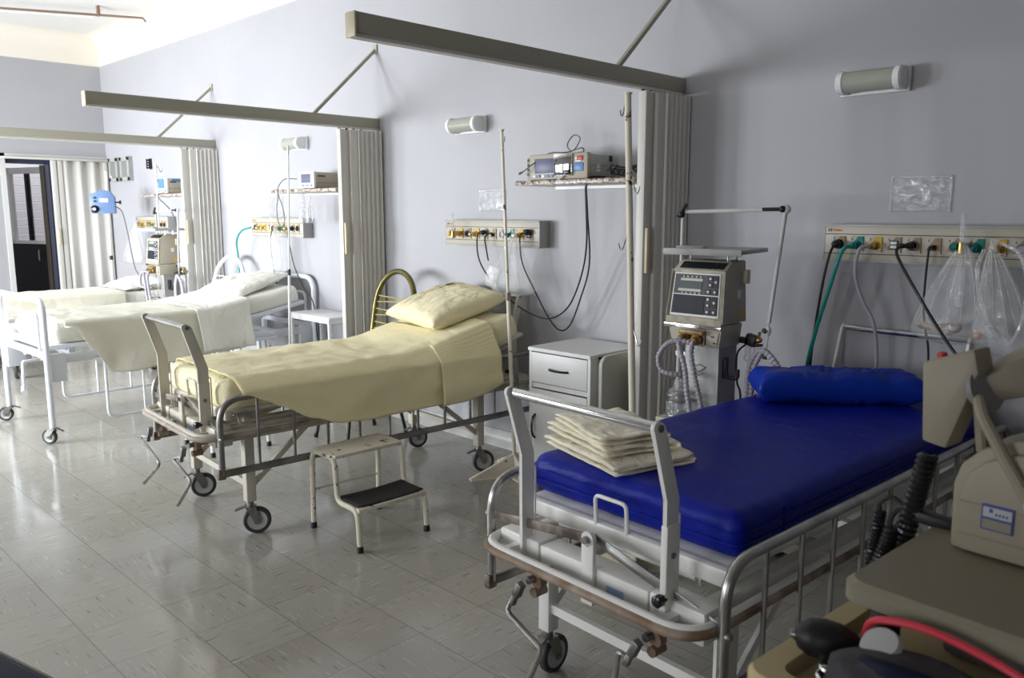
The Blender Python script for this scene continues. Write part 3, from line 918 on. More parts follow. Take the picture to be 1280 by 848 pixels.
def pillow(label, cat, hw, hd, h, M, material, name='pillow', wr=0.012, group=None, pinch=0.5, seed=0, nu=34, nv=28, creases=None, roll=False, under=0.5):
    m = MB()
    def top(sgn):
        def fn(u, v):
            a, b = 2 * u - 1, 2 * v - 1
            ex = (1 - abs(a) ** 2.6) ** pinch; ey = (1 - abs(b) ** 2.6) ** pinch
            if roll:
                ex = (1 - abs(a) ** 20) ** 0.5; ey = (1 - abs(b) ** 5) ** 0.5
            sx = a * hw * (1 - 0.07 * (1 - abs(b) ** 2)) if True else a
            sy = b * hd * (1 - 0.09 * (1 - abs(a) ** 2))
            z = sgn * h * ex * ey * (1.0 if sgn > 0 else under)
            w = noise.noise(V((a * 2.3 + seed, b * 1.6, sgn))) * wr * 1.6 + noise.noise(V((a * 6 + seed, b * 3.5, sgn))) * wr
            if creases:
                for (c0, c1, dep, wd) in creases:
                    # crease across the pillow: line a = c0 + c1*b
                    dd = (a - c0 - c1 * b - 0.12 * math.sin(b * 2.5 + c0 * 5)) / wd
                    w -= dep * math.exp(-dd * dd) * max(0, 1 - abs(b) ** 4) - dep * 0.5 * math.exp(-(abs(dd) - 1.6) ** 2)
            z += w * ex * ey
            return M @ V((sx, sy, z))
        return fn
    uvf = lambda u, v: (u * 2 * hw, v * 2 * hd)
    m.grid(top(1), nu, nv, uvf)
    m.grid(top(-1), nu, nv, uvf)
    bmesh.ops.remove_doubles(m.bm, verts=m.bm.verts, dist=0.0006)
    o = m.build(name, material, None, smooth=80)
    tag(o, label, cat, group)
    return o

def sheet(name, label, loc, rz, material, prof_z, xe, near_hem, far_hem, y0, y1, group=None, parent=None, ny=70, nt=26, ns=22, amp=0.006, flare=0.035, seed=0, lift=0.006, cat='bed sheet', bend=None, solid=0.003, side=1, over=None):
    """Cloth lying over a mattress. prof_z(y): top height; near_hem/far_hem(y): height where the hanging sides end."""
    m = MB()
    rc = 0.03
    def fn(u, v):
        y = y0 + (y1 - y0) * u
        zt = prof_z(y) + lift
        nh, fh = near_hem(y), far_hem(y)
        Ln = max(0.0, zt - rc - nh); Lf = max(0.0, zt - rc - fh)
        arc = rc * PI / 2
        W = 2 * (xe - rc)
        tot = Ln + arc + W + arc + Lf
        # parametrise by fixed fractions so that the topology is regular
        a0 = 0.30; a1 = 0.37; a2 = 0.73; a3 = 0.80
        wob = noise.noise(V((u * 4 + seed, v * 3, 0))) * amp + noise.noise(V((u * 11 + seed, v * 8, 3))) * amp * 0.6
        if over and v < a1:
            xr, zr = over
            tv = 0.24
            if v < tv:
                t = 1 - v / tv
                zh = max(nh, 0) ; top_ = min(zr, zt)
                zz = top_ - max(0.0, top_ - zh) * t
                hang = max(0.0, top_ - zz)
                fold = (math.sin(y * 8 + seed) * 0.007 + noise.noise(V((y * 4, t * 2, seed))) * 0.018) * min(1, hang / 0.1)
                p = V((xr + 0.02 * min(1, hang / 0.15) + fold + lift, y, zz)); s = -(top_ - zz) - 0.10 - W / 2
            else:
                t = (v - tv) / (a1 - tv)
                A = V((xr + lift, y, min(zr, zt))); Bq = V((xr - 0.005, y, min(zr, zt) + 0.035)); Cq = V((xe - rc, y, zt))
                p = A * (1 - t) ** 2 + Bq * 2 * t * (1 - t) + Cq * t * t
                sag = 0.012 * math.sin(PI * t) * (0.6 + noise.noise(V((y * 6, seed, 2))))
                p.z -= sag; s = -0.10 * (1 - t) - W / 2
        elif v < a0:
            t = 1 - v / a0            # 1 at the hem
            fold = math.sin(y * 9 + seed) * 0.010 * t + noise.noise(V((y * 5, t * 2, seed))) * 0.022 * t
            x = xe + flare * (0.7 * t + 0.3 * t * t) + fold + lift
            z = zt - rc - Ln * t
            s = -(Ln * t) - arc - W / 2
            p = V((x, y, z))
        elif v < a1:
            t = (v - a0) / (a1 - a0); a = t * PI / 2
            p = V((xe - rc + (rc + lift) * math.cos(a), y, zt - rc + rc * math.sin(a))); s = -(1 - t) * arc - W / 2
        elif v < a2:
            t = (v - a1) / (a2 - a1); x = (xe - rc) * (1 - 2 * t)
            rip = max(0.0, noise.noise(V((y * 1.3 + seed, x * 9 + y * 1.5, 7)))) * 0.014 + abs(noise.noise(V((y * 3 + seed, x * 16 - y * 3, 9)))) * 0.006
            p = V((x, y, zt + abs(wob) * 1.0 + rip * math.sin(PI * t) ** 0.5)); s = (t - 0.5) * W
        elif v < a3:
            t = (v - a2) / (a3 - a2); a = PI / 2 + t * PI / 2
            p = V((-(xe - rc) + (rc + lift) * math.cos(a), y, zt - rc + rc * math.sin(a))); s = W / 2 + t * arc
        else:
            t = (v - a3) / (1 - a3)
            p = V((-xe - flare * 0.5 * t * t - lift, y, zt - rc - Lf * t)); s = W / 2 + arc + Lf * t
        if side < 0:
            p.x = -p.x
        p.y += wob * 0.8
        if bend:
            p = bend(p)
        fn.s = s
        return p
    NV = nt + ns * 2
    G = [[None] * (NV + 1) for _ in range(ny + 1)]
    Sv = [[0] * (NV + 1) for _ in range(ny + 1)]
    for i in range(ny + 1):
        for j in range(NV + 1):
            p = fn(i / ny, j / NV); G[i][j] = m.bm.verts.new(p); Sv[i][j] = fn.s
    for i in range(ny):
        for j in range(NV):
            f = m._f([G[i][j], G[i + 1][j], G[i + 1][j + 1], G[i][j + 1]])
            for l, (a, b) in zip(f.loops, ((i, j), (i + 1, j), (i + 1, j + 1), (i, j + 1))):
                l[m.uv].uv = (G[a][b].co.y, Sv[a][b])
    o = m.build(name, material, parent, smooth=180, solid=solid)
    if parent is None:
        o.location = loc; o.rotation_euler = (0, 0, rz)
        tag(o, label, cat, group)
    return o

def interp(pts):
    def f(y):
        if y <= pts[0][0]: return pts[0][1]
        for (a, za), (b, zb_) in zip(pts, pts[1:]):
            if y <= b:
                t = (y - a) / (b - a); t = t * t * (3 - 2 * t) * 0.5 + t * 0.5
                return za + (zb_ - za) * t
        return pts[-1][1]
    return f

B1 = ((-1.335, 1.66, 0), math.radians(-3.5))
B2 = ((-3.785, 1.60, 0), math.radians(-3.8))
B3 = ((-6.19, 1.55, 0), math.radians(1.5))
B4 = ((-8.58, 1.85, 0), math.radians(0.0))
def local(B):
    return Matrix.Translation(B[0]) @ Matrix.Rotation(B[1], 4, 'Z')

bed_blue = make_bed('white enamelled hospital bed carrying the blue mattress, chrome foot bar in front', B1[0], B1[1], M_['bed_white'], M_['strip'], M_['steel'], M_['chrome'], fy=0.09)
bed_cream = make_bed('cream enamelled hospital bed made up with yellowish sheets, step stool beside it', B2[0], B2[1], M_['bed_cream'], M_['strip_cream'], M_['dull_steel'], M_['steel'], 14.0, (-0.30, -0.42, -0.25, -0.35), cranks=((-0.13, ((-0.15, -0.075), (0.165, -0.145), (-0.072, -0.295))), (0.31, ((-0.135, -0.085), (0.118, -0.13), (-0.05, -0.28)))))
mattress('royal blue vinyl covered mattress with folded linen on its foot end', B1[0], B1[1], M_['blue'], seam=M_['blue'], soft=0.005, y0=0.145, y1=1.90, r=0.042, x=0.385)
bpy.data.objects['mattress'].location = local(B1) @ V((-0.022, 0, 0))
mattress('mattress in a cream fitted cover on the bed beside the step stool', B2[0], B2[1], M_['cover_cream'], raise_deg=14, soft=0.007, r=0.045, zb=0.603, t=0.139)

# bed 2 sheet
def raised_top(zf, pivot, slope):
    def f(y):
        if y < pivot - 0.06: return zf
        if y < pivot + 0.12:
            t = (y - pivot + 0.06) / 0.18
            return zf + slope * 0.18 * t * t / 2
        return zf + slope * 0.09 + slope * (y - pivot - 0.12)
    return f
tp = raised_top(0.745, 1.10, 0.25)
hem2 = interp([(0.10, 0.694), (0.13, 0.688), (0.20, 0.656), (0.28, 0.614), (0.44, 0.534), (0.565, 0.488), (0.75, 0.478), (0.95, 0.479), (1.17, 0.480), (1.42, 0.482)])
s2 = sheet('bed_sheet', 'cream pinstriped sheet hanging over the near side of the bed by the step stool', B2[0], B2[1], M_['sheet_cream'], tp, 0.372, hem2, lambda y: 0.55, 0.10, 1.42, seed=2.0, amp=0.013, over=(0.437, 0.700))
hem2b = interp([(1.15, 0.478), (1.34, 0.474), (1.47, 0.493), (1.65, 0.545)])
def skew2(p):
    # the turned-down edge runs slightly diagonal across the bed
    k = (0.372 - p.x) * 0.20
    return V((p.x, p.y + k * (1 - min(1, (p.y - 1.17) / 0.45)), p.z))
sheet('turned_fold', None, None, None, M_['sheet_cream'], tp, 0.377, hem2b, lambda y: 0.55, 1.20, 1.61, parent=s2, seed=5.0, amp=0.007, lift=0.013, bend=skew2, ny=30, over=(0.440, 0.702))
def pillow_matrix(B, x, y, z, rx, ry, rz):
    return local(B) @ Matrix.Translation((x, y, z)) @ Euler((rx, ry, rz)).to_matrix().to_4x4()
CRE = [(-0.66, 0.10, 0.014, 0.05), (-0.46, 0.16, 0.016, 0.045), (-0.25, 0.20, 0.014, 0.045), (0.0, 0.22, 0.009, 0.06)]
pl2 = pillow('plump cream pillow with dark stamped letters, on the bed by the step stool', 'pillow', 0.275, 0.27, 0.088,
       pillow_matrix(B2, -0.05, 1.60, 0.935, math.radians(15), math.radians(3), math.radians(-4)), M_['cover_cream'], creases=CRE, seed=1, pinch=0.34, under=0.75, wr=0.005, nu=70, nv=36)
# faint stamped letters
# stamped letters on the pillow of the near made bed: a row of small dark strokes printed on the cloth
def on_surface(o, p, d):
    dg = bpy.context.evaluated_depsgraph_get()
    ok, loc, nrm, i = o.evaluated_get(dg).ray_cast(o.matrix_world.inverted() @ V(p), (o.matrix_world.inverted().to_3x3() @ V(d)).normalized())
    return (o.matrix_world @ loc, o.matrix_world.to_3x3() @ nrm) if ok else (None, None)
bpy.context.view_layer.update()
st = MB()
PM = pillow_matrix(B2, -0.05, 1.60, 0.935, math.radians(15), math.radians(3), math.radians(-4))
for k in range(15):
    for (da, db) in ((0, 0), (0.0, 0.008), (0.003, 0.004)):
        a = -0.105; b = 0.045 + k * 0.0115
        p = PM @ V((a + da * 1.6, b + db * (0.6 if k % 2 else 0.4), 0.3))
        loc, nrm = on_surface(pl2, p, PM.to_3x3() @ V((0, 0, -1)))
        if loc is None: continue
        if nrm.dot(PM.to_3x3() @ V((0, 0, 1))) < 0: nrm = -nrm
        dirv = (PM.to_3x3() @ V((1, 0.15 * (-1) ** k, 0))).normalized()
        ln = 0.009 + 0.003 * ((k * 7) % 3) + (0.005 if k > 11 else 0)
        wd = 0.0034 if k < 9 else 0.0058
        st.bar(loc - dirv * ln + nrm * 0.0008, loc + dirv * ln + nrm * 0.0008, wd, 0.0014, nrm)
st.build('stamped_letters', M_['ink'], pl2, smooth=0)

# blue roll pillow lying askew
pm = local(B1) @ Matrix.Translation((-0.10, 1.54, 0.806)) @ Euler((0, 0, math.radians(43))).to_matrix().to_4x4()
blp = pillow('shiny blue vinyl covered pillow lying askew on the blue mattress', 'pillow', 0.325, 0.118, 0.064, pm, M_['blue_light'], wr=0.008, roll=True, under=0.95, seed=4, nu=60,
             creases=[(-0.1, -0.1, 0.006, 0.03), (0.2, -0.15, 0.007, 0.03), (0.45, 0.2, 0.006, 0.03), (-0.5, 0.1, 0.006, 0.03)])
z = MB(); z.cbox((pm @ V((-0.325, -0.06, -0.035))), (0.008, 0.006, 0.022), (0, 0, 0.7), 0.002)
z.build('zip_pull', M_['chrome'], blp)

# folded sheets on the blue mattress
def folded(label, cx, cy, cz, w, d, rz, layers, th, seed, hump=0.0):
    m = MB()
    path = []
    for k in range(layers):
        z = k * th
        n = 14
        rng = range(n + 1) if k % 2 == 0 else range(n, -1, -1)
        for i in rng:
            y = -d / 2 + d * i / n
            path.append((y, z))
        if k < layers - 1:
            ye = d / 2 if k % 2 == 0 else -d / 2
            sg = 1 if k % 2 == 0 else -1
            for a in range(1, 6):
                t = a / 6 * PI
                path.append((ye + sg * math.sin(t) * th * 0.6, z + th / 2 - math.cos(t) * th / 2))
    NP = len(path); NX = 26
    L = [0]
    for a, b in zip(path, path[1:]):
        L.append(L[-1] + math.hypot(b[0] - a[0], b[1] - a[1]))
    T = Matrix.Translation((cx, cy, cz)) @ Matrix.Rotation(rz, 4, 'Z')
    T = local(B1) @ T
    def fn(u, v):
        i = round(u * (NP - 1)); y, z = path[i]
        x = (v - 0.5) * w
        fx = z / max(th * layers, 1e-4)
        n = noise.noise(V((x * 7, y * 9, seed + z * 3))) * 0.011 + noise.noise(V((x * 22, y * 26, seed + z * 20))) * 0.004
        n2 = noise.noise(V((y * 8, z * 40 + seed, 1.7))) * 0.012
        hz = hump * fx * math.exp(-((x + w * 0.05) / (w * 0.30)) ** 2 - ((y - d * 0.05) / (d * 0.38)) ** 2)
        droop = -0.25 * z * (abs(x) / (w / 2)) ** 6
        return T @ V((x + n2 * (1 if v > 0.5 else 0.6) + (0.004 * math.sin(z * 900 + seed)), y + n * 0.4, z + (n * (0.25 + fx)) + hz + droop + 0.006))
    m.grid(fn, NP - 1, NX, lambda u, v: (v * w, L[round(u * (NP - 1))]))
    o = m.build('folded_sheet', M_['linen'], None, smooth=180, solid=0.0045)
    tag(o, label, 'folded sheet', 'folded sheets on the blue mattress')
    return o
folded('folded cream sheet lying directly on the blue mattress, bottom of the pile', -0.21, 0.335, 0.743, 0.40, 0.28, math.radians(-14), 3, 0.014, 1.0)
folded('folded cream sheet in the middle of the pile on the blue mattress', -0.235, 0.335, 0.785, 0.37, 0.25, math.radians(-17), 2, 0.014, 5.0, 0.010)
folded('rumpled cream sheet topping the folded pile on the blue mattress', -0.25, 0.345, 0.812, 0.34, 0.23, math.radians(-22), 2, 0.012, 9.0, 0.028)

# ------------------------------------------------------------------ tubular bed (third bay)
bt = thing('hospital_bed', 'white tubular hospital bed with a rounded foot hoop and lowered side guards', 'bed', B3[0], B3[1], 'crank hospital beds')
P = M_['pale_blue_white']
m = MB(); m.tube(rounded([(-0.45, 0, 0.10), (-0.45, 0, 0.935), (0.45, 0, 0.935), (0.45, 0, 0.10)], 0.085, 8), 0.0195, 14)
fb = m.build('foot_hoop', P, bt)
m = MB(); m.tube(rounded([(-0.33, 0.0, 0.585), (-0.33, 0.0, 0.84), (0.33, 0.0, 0.84), (0.33, 0.0, 0.585)], 0.06, 8), 0.011, 10)
m.build('inner_hoop', P, fb)
m = MB(); m.box(-0.44, 0.44, -0.016, 0.016, 0.560, 0.600, None, 0.006); m.build('foot_crossbar', P, fb)
m = MB(); m.tube(rounded([(-0.45, 2.0, 0.10), (-0.45, 2.0, 0.97), (0.45, 2.0, 0.97), (0.45, 2.0, 0.10)], 0.12, 8), 0.0195, 14)
hb = m.build('head_hoop', P, bt)
m = MB(); m.tube(rounded([(-0.33, 2.0, 0.585), (-0.33, 2.0, 0.84), (0.33, 2.0, 0.84), (0.33, 2.0, 0.585)], 0.06, 8), 0.011, 10)
m.box(-0.44, 0.44, 1.984, 2.016, 0.560, 0.600, None, 0.006); m.build('inner_hoop', P, hb)
m = MB()
for sx in (-1, 1):
    m.box(sx * 0.40 - 0.016, sx * 0.40 + 0.016, 0.0, 2.0, 0.515, 0.575, None, 0.004)
    for y in (0.05, 1.93):
        m.box(sx * 0.405 - 0.014, sx * 0.405 + 0.022, y - 0.05, y + 0.07, 0.40, 0.585, None, 0.005)
for y in (0.25, 0.7, 1.2, 1.75): m.box(-0.40, 0.40, y - 0.015, y + 0.015, 0.52, 0.55)
m.build('base_frame', P, bt)
m = MB(); m.box(-0.40, 0.40, 0.03, 1.10, 0.605, 0.64, None, 0.01)
for sx in (-1, 1):
    for y in (0.18, 0.55, 0.95): m.box(sx * 0.36 - 0.012, sx * 0.36 + 0.012, y - 0.02, y + 0.02, 0.55, 0.61)
m.build('deck', P, bt)
Mt = Matrix.Translation((0, 1.10, 0.622)) @ Euler((math.radians(10), 0, 0)).to_matrix().to_4x4()
m = MB(); m.box(-0.40, 0.40, 0, 0.86, -0.017, 0.018, Mt, 0.01)
for sx in (-1, 1): m.tube([(sx * 0.25, 1.3, 0.54), Mt @ V((sx * 0.25, 0.65, -0.02))], 0.02, 8)
m.build('backrest', P, bt)
for (x, y, s) in ((-0.45, 0, 2.6), (0.45, 0, 2.2), (-0.45, 2.0, 0.4), (0.45, 2.0, 0.7)):
    caster(bt, x, y, 0.05, s, 0.115)
for sx in (-1, 1):
    x = sx * 0.428
    m = MB(); m.tube(rounded([(x, 0.36, 0.52), (x, 0.36, 0.11), (x, 1.60, 0.11), (x, 1.60, 0.52)], 0.05, 6), 0.0105, 10)
    sg = m.build('side_guard', P, bt)
    for k in range(4):
        y = 0.36 + 1.24 * (k + 1) / 5
        q = MB(); q.cyl((x, y, 0.11), (x, y, 0.52), 0.008, 8); q.build('guard_bar', P, sg)
    q = MB(); q.box(x - 0.006, x + 0.006, 0.3, 1.66, 0.505, 0.53, None, 0.003); q.build('top_bar', P, sg)
m = MB()
m.cyl((0.06, 0.3, 0.52), (0.06, 0.0, 0.50), 0.011, 8)
m.tube(rounded([(0.06, 0.0, 0.50), (0.06, -0.03, 0.50), (0.065, -0.04, 0.34), (0.16, -0.07, 0.315)], 0.02, 5), 0.011, 10)
m.tube([(0.10, -0.052, 0.333), (0.17, -0.073, 0.312)], 0.015, 10)
m.build('crank', P, bt)
m = MB()
for x in (-0.22, -0.12, -0.02, 0.12, 0.22, 0.30):
    m.cbox((x, 0.10 + 0.03 * math.sin(x * 30), 0.52), (0.05, 0.06, 0.035), (0.2, 0, x * 3), 0.006)
m.cyl((-0.33, 0.10, 0.535), (0.33, 0.10, 0.535), 0.012, 8)
m.build('crank_gear', M_['steel'], bt)
mattress('white covered mattress of the tubular bed with the rounded foot hoop', B3[0], B3[1], M_['cover_white'], x=0.40, y0=0.06, y1=1.93, zb=0.64, t=0.135, raise_deg=10, soft=0.006, r=0.05)
tp3 = raised_top(0.778, 1.10, 0.175)
hem3 = interp([(0.12, 0.775), (0.16, 0.755), (0.27, 0.60), (0.39, 0.425), (0.52, 0.412), (0.75, 0.437), (1.2, 0.47), (1.44, 0.485)])
s3 = sheet('bed_sheet', 'ivory sheet hanging low over the side of the white tubular bed', B3[0], B3[1], M_['sheet_white'], tp3, 0.408, hem3, lambda y: 0.50, 0.13, 1.36, seed=8.0, amp=0.010, flare=0.075)
hem3b = interp([(1.0, 0.49), (1.44, 0.485)])
sheet('turned_fold', None, None, None, M_['cover_white'], tp3, 0.414, hem3b, lambda y: 0.55, 1.02, 1.44, parent=s3, seed=11.0, amp=0.012, lift=0.014, ny=36, flare=0.08)
pillow('white pillow on the raised head of the white tubular bed', 'pillow', 0.33, 0.26, 0.085,
       pillow_matrix(B3, -0.02, 1.60, 0.89, math.radians(17), math.radians(-3), math.radians(6)), M_['cover_white'], seed=6, creases=[(0.3, 0.3, 0.008, 0.08)])

# ------------------------------------------------------------------ far bed (fourth bay)
bf = thing('hospital_bed', 'far hospital bed beyond the tubular one, near the doorway, with a low grey foot frame', 'bed', B4[0], B4[1], 'crank hospital beds')
m = MB()
for sx in (-1, 1): m.box(sx * 0.33 - 0.02, sx * 0.33 + 0.02, 0.0, 1.75, 0.45, 0.51, None, 0.004)
for y in (0.05, 0.6, 1.2, 1.70): m.box(-0.33, 0.33, y - 0.02, y + 0.02, 0.46, 0.50)
m.build('base_frame', M_['bed_white'], bf)
m = MB(); m.tube(rounded([(-0.36, -0.06, 0.46), (-0.36, -0.06, 0.80), (0.36, -0.06, 0.80), (0.36, -0.06, 0.46)], 0.05, 6), 0.0125, 10)
fo = m.build('footboard', M_['dull_steel'], bf)
for z in (0.56, 0.68):
    m = MB(); m.cyl((-0.36, -0.06, z), (0.36, -0.06, z), 0.009, 8)
    m.build('foot_rung', M_['dull_steel'], fo)
m = MB(); m.tube(rounded([(-0.36, 1.72, 0.46), (-0.36, 1.72, 0.92), (0.36, 1.72, 0.92), (0.36, 1.72, 0.46)], 0.05, 6), 0.0125, 10)
m.build('headboard', M_['dull_steel'], bf)
m = MB(); m.box(-0.37, 0.37, 0.02, 1.72, 0.55, 0.59, None, 0.01)
for sx in (-1, 1):
    for y in (0.2, 1.0, 1.6): m.box(sx * 0.3 - 0.015, sx * 0.3 + 0.015, y - 0.02, y + 0.02, 0.5, 0.56)
m.build('deck', M_['bed_white'], bf)
k = 0
for (x, y, s) in ((-0.33, 0.14, 0.9), (0.33, 0.14, 1.1), (-0.33, 1.55, 0.5), (0.33, 1.55, 2.0)):
    l = MB(); l.box(x - 0.022, x + 0.022, y - 0.022, y + 0.022, 0.16, 0.46, None, 0.003); l.build('leg', M_['bed_white'], bf)
    caster(bf, x, y, 0.062, s)
mattress('mattress on the far bed near the doorway', B4[0], B4[1], M_['cover_white'], x=0.36, y0=0.02, y1=1.70, zb=0.59, t=0.125, soft=0.005)
sheet('bed_sheet', 'ivory sheet over the far bed near the doorway, ending short of its pillow', B4[0], B4[1], M_['sheet_white'], lambda y: 0.715 + 0.03 * max(0, y - 0.9), 0.366, lambda y: 0.575, lambda y: 0.575, 0.03, 1.13, seed=14.0, amp=0.009, ny=40)
pillow('flat white pillow at the head of the far bed near the doorway', 'pillow', 0.31, 0.22, 0.07,
       pillow_matrix(B4, -0.02, 1.36, 0.765, math.radians(8), 0, 0), M_['cover_white'], seed=9)

# ------------------------------------------------------------------ step stools
def step_stool(label, loc, rz, paint):
    """Two-step stool: tubular side frames, upper plate, lower tread."""
    t = thing('step_stool', label, 'step stool', loc, rz, 'two-step stools')
    W = 0.185; zt = 0.40; zl = 0.20; yb = 0.16; ym = -0.04; yf = -0.22
    for sx in (-1, 1):
        x = sx * W
        m = MB()
        m.tube(rounded([(x, yb + 0.01, 0.012), (x, yb, zt - 0.012), (x, ym, zt - 0.012), (x, ym - 0.015, zl - 0.01), (x, yf, zl - 0.01), (x, yf - 0.012, 0.012)],
                       [0, 0.055, 0.055, 0.045, 0.05, 0], 6), 0.0125, 10)
        s = m.build('side_frame', paint, t)
        for y in (yb + 0.01, yf - 0.012):
            f = MB(); f.lathe([(0.0155, 0), (0.0155, 0.02), (0.013, 0.03)], (x, y, 0), (0, 0, 1), 12)
            f.build('rubber_foot', M_['black'], s)
    m = MB(); m.box(-W, W, ym - 0.005, yb - 0.005, zt - 0.016, zt + 0.002, None, 0.005); m.build('top_step', paint, t)
    m = MB(); m.box(-W, W, yf - 0.012, ym - 0.012, zl - 0.022, zl - 0.003, None, 0.004); lo = m.build('lower_step', paint, t)
    m = MB()
    m.grid(lambda u, v: (-W + 0.008 + (2 * W - 0.016) * u, yf + 0.0 + (ym - yf - 0.012) * v, zl + 0.003 - 0.006 * math.sin(PI * u) + (0.006 * max(0, (v - 0.8) * 5))), 12, 8)
    m.build('tread', M_['black_tread'], lo, solid=0.005, label='black ribbed tread')
    m = MB()
    m.cyl((-W, yb + 0.006, 0.19), (W, yb + 0.006, 0.19), 0.006, 8)
    m.build('tie_rod', paint, t)
    return t
step_stool('chipped cream two-step stool with a black lower tread in front of the made bed', (-3.12, 2.16, 0), math.radians(88), M_['rust_cream'])
step_stool('white two-step stool on the floor under the tubular bed', (-4.95, 2.35, 0), math.radians(88), M_['white_enamel'])

# ------------------------------------------------------------------ chairs
def hoop_chair(label, loc, rz, frame, cord, leg):
    """Tubular chair: tall arched back strung with cords, round cord seat, splayed legs."""
    t = thing('strung_chair', label, 'chair', loc, rz, None)
    zs = 0.44
    def bp(a, w):   # back hoop plane leans back
        return a
    m = MB()
    def back(x, z): return V((x, 0.20 + (z - zs) * 0.20, z))
    arc = [back(-0.20, zs - 0.02)]
    arc += [back(-0.225, 0.78)]
    for k in range(13):
        a = PI - k / 12 * PI
        arc.append(back(0.225 * math.cos(a), 0.87 + 0.225 * math.sin(a)))
    arc += [back(0.225, 0.78), back(0.20, zs - 0.02)]
    m.tube(smooth_path(arc, 4), 0.0195, 12)
    m.build('back_hoop', frame, t)
    m = MB()
    for i in range(9):
        z = 0.56 + i * 0.045
        m.cyl(back(-0.22, z), back(0.22, z + (0.03 if i % 2 else -0.01)), 0.0045, 6)
    m.build('back_cords', cord, t)
    m = MB()
    ring = [V((0.22 * math.cos(a), 0.21 * math.sin(a), zs)) for a in [2 * PI * k / 28 for k in range(28)]]
    m.tube(ring, 0.015, 10, closed=True)
    m.build('seat_ring', frame, t)
    m = MB()
    for k in range(15):
        x = -0.20 + 0.40 * k / 14; h = math.sqrt(max(0, 1 - (x / 0.22) ** 2)) * 0.205
        m.cyl((x, -h, zs), (x, h, zs), 0.004, 6)
    m.build('seat_cords', cord, t)
    for (sx, sy) in ((-1, -1), (1, -1), (-1, 1), (1, 1)):
        m = MB(); m.tube([(sx * 0.15, sy * 0.15, zs), (sx * 0.20, sy * 0.23, 0.0)], 0.0115, 10)
        l = m.build('leg', leg, t)
        f = MB(); f.lathe([(0.014, 0), (0.014, 0.02), (0.011, 0.03)], (sx * 0.20, sy * 0.23, 0), (0, 0, 1), 10); f.build('rubber_foot', M_['black'], l)
    return t
hoop_chair('old gold tubular chair with cord-strung arched back beside the cream bed', (-4.46, 3.07, 0), math.radians(-3), M_['gold_chair'], M_['gold_cord'], M_['black_gloss'])
hoop_chair('white tubular chair with strung arched back against the wall beyond the tubular bed', (-6.93, 3.13, 0), math.radians(6), M_['pale_blue_white'], M_['pale_blue_white'], M_['pale_blue_white'])

# ------------------------------------------------------------------ bedside table and cabinet
t = thing('bedside_table', 'white metal bedside table at the head of the tubular bed', 'table', (-5.42, 3.43, 0), 0)
m = MB(); m.box(-0.28, 0.28, -0.15, 0.14, 0.702, 0.722, None, 0.004); m.box(-0.275, 0.275, -0.147, 0.137, 0.675, 0.704)
m.build('table_top', M_['white_enamel'], t)
for sx in (-1, 1):
    for sy in (-1, 1):
        m = MB(); m.box(sx * 0.262 - 0.011, sx * 0.262 + 0.011, sy * 0.13 - 0.016, sy * 0.13 + 0.006, 0, 0.68, None, 0.002); m.build('leg', M_['white_enamel'], t)
m = MB(); m.box(-0.26, 0.26, -0.14, 0.12, 0.25, 0.265, None, 0.003); m.build('lower_shelf', M_['white_enamel'], t)

t = thing('bedside_cabinet', 'pale grey bedside cabinet with a drawer, a door and a folded side flap', 'cabinet', (-2.735, 3.32, 0), math.radians(0.5))
w, d_, h = 0.415, 0.43, 0.79
x0, x1, y0, y1 = -w / 2, w / 2, -d_ / 2, d_ / 2
m = MB()
m.box(x0, x0 + 0.018, y0, y1, 0.09, h - 0.02); m.box(x1 - 0.018, x1, y0, y1, 0.09, h - 0.02); m.box(x0, x1, y1 - 0.012, y1, 0.09, h - 0.02)
m.box(x0, x1, y0 + 0.004, y1, 0.09, 0.108); m.box(x0 - 0.004, x1 + 0.004, y0 - 0.008, y1, h - 0.02, h, None, 0.003)
m.box(x0 + 0.018, x1 - 0.018, y0 + 0.006, y1, 0.575, 0.60)
m.build('carcass', M_['cabinet'], t, smooth=0)
m = MB(); m.box(x0 + 0.020, x1 - 0.020, y0 - 0.002, y0 + 0.016, 0.605, h - 0.026, None, 0.002); m.box(x0 + 0.03, x1 - 0.03, y0 + 0.016, y1 - 0.03, 0.62, 0.70)
dr = m.build('drawer', M_['cabinet'], t)
def bow(a, b, out, r=0.006):
    a, b, out = V(a), V(b), V(out)
    return MB().tube(smooth_path([a, a.lerp(b, 0.15) + out * 0.7, a.lerp(b, 0.5) + out, a.lerp(b, 0.85) + out * 0.7, b], 6), r, 8)
bow((-0.065, y0 - 0.002, 0.685), (0.065, y0 - 0.002, 0.685), (0, -0.025, 0)).build('handle', M_['black_gloss'], dr)
m = MB(); m.box(x0 + 0.020, x1 - 0.020, y0 - 0.002, y0 + 0.016, 0.112, 0.568, None, 0.002)
do = m.build('cabinet_door', M_['cabinet'], t)
bow((x0 + 0.045, y0 - 0.002, 0.30), (x0 + 0.045, y0 - 0.002, 0.43), (0, -0.028, 0)).build('handle', M_['black_gloss'], do)
m = MB()
pts = [(x1 + 0.045, y0 + 0.01, 0.20), (x1 + 0.045, y0 + 0.01, 0.74)] + [(x1 + 0.045, y0 + 0.06 - 0.05 * math.cos(a), 0.74 + 0.05 * math.sin(a)) for a in [k / 6 * PI / 2 for k in range(7)]] + [(x1 + 0.045, y1, 0.79), (x1 + 0.045, y1, 0.20)]
m.prism(pts, (0.02, 0, 0), 0.002)
fl = m.build('side_flap', M_['laminate_beige'], t, label='beige flap with a rounded corner')
for z in (0.3, 0.765):
    m = MB(); m.box(x1, x1 + 0.046, y0 + 0.06, y0 + 0.1, z, z + 0.012); m.box(x1, x1 + 0.046, y1 - 0.1, y1 - 0.06, z, z + 0.012)
    m.build('flap_bracket', M_['black_gloss'], fl)
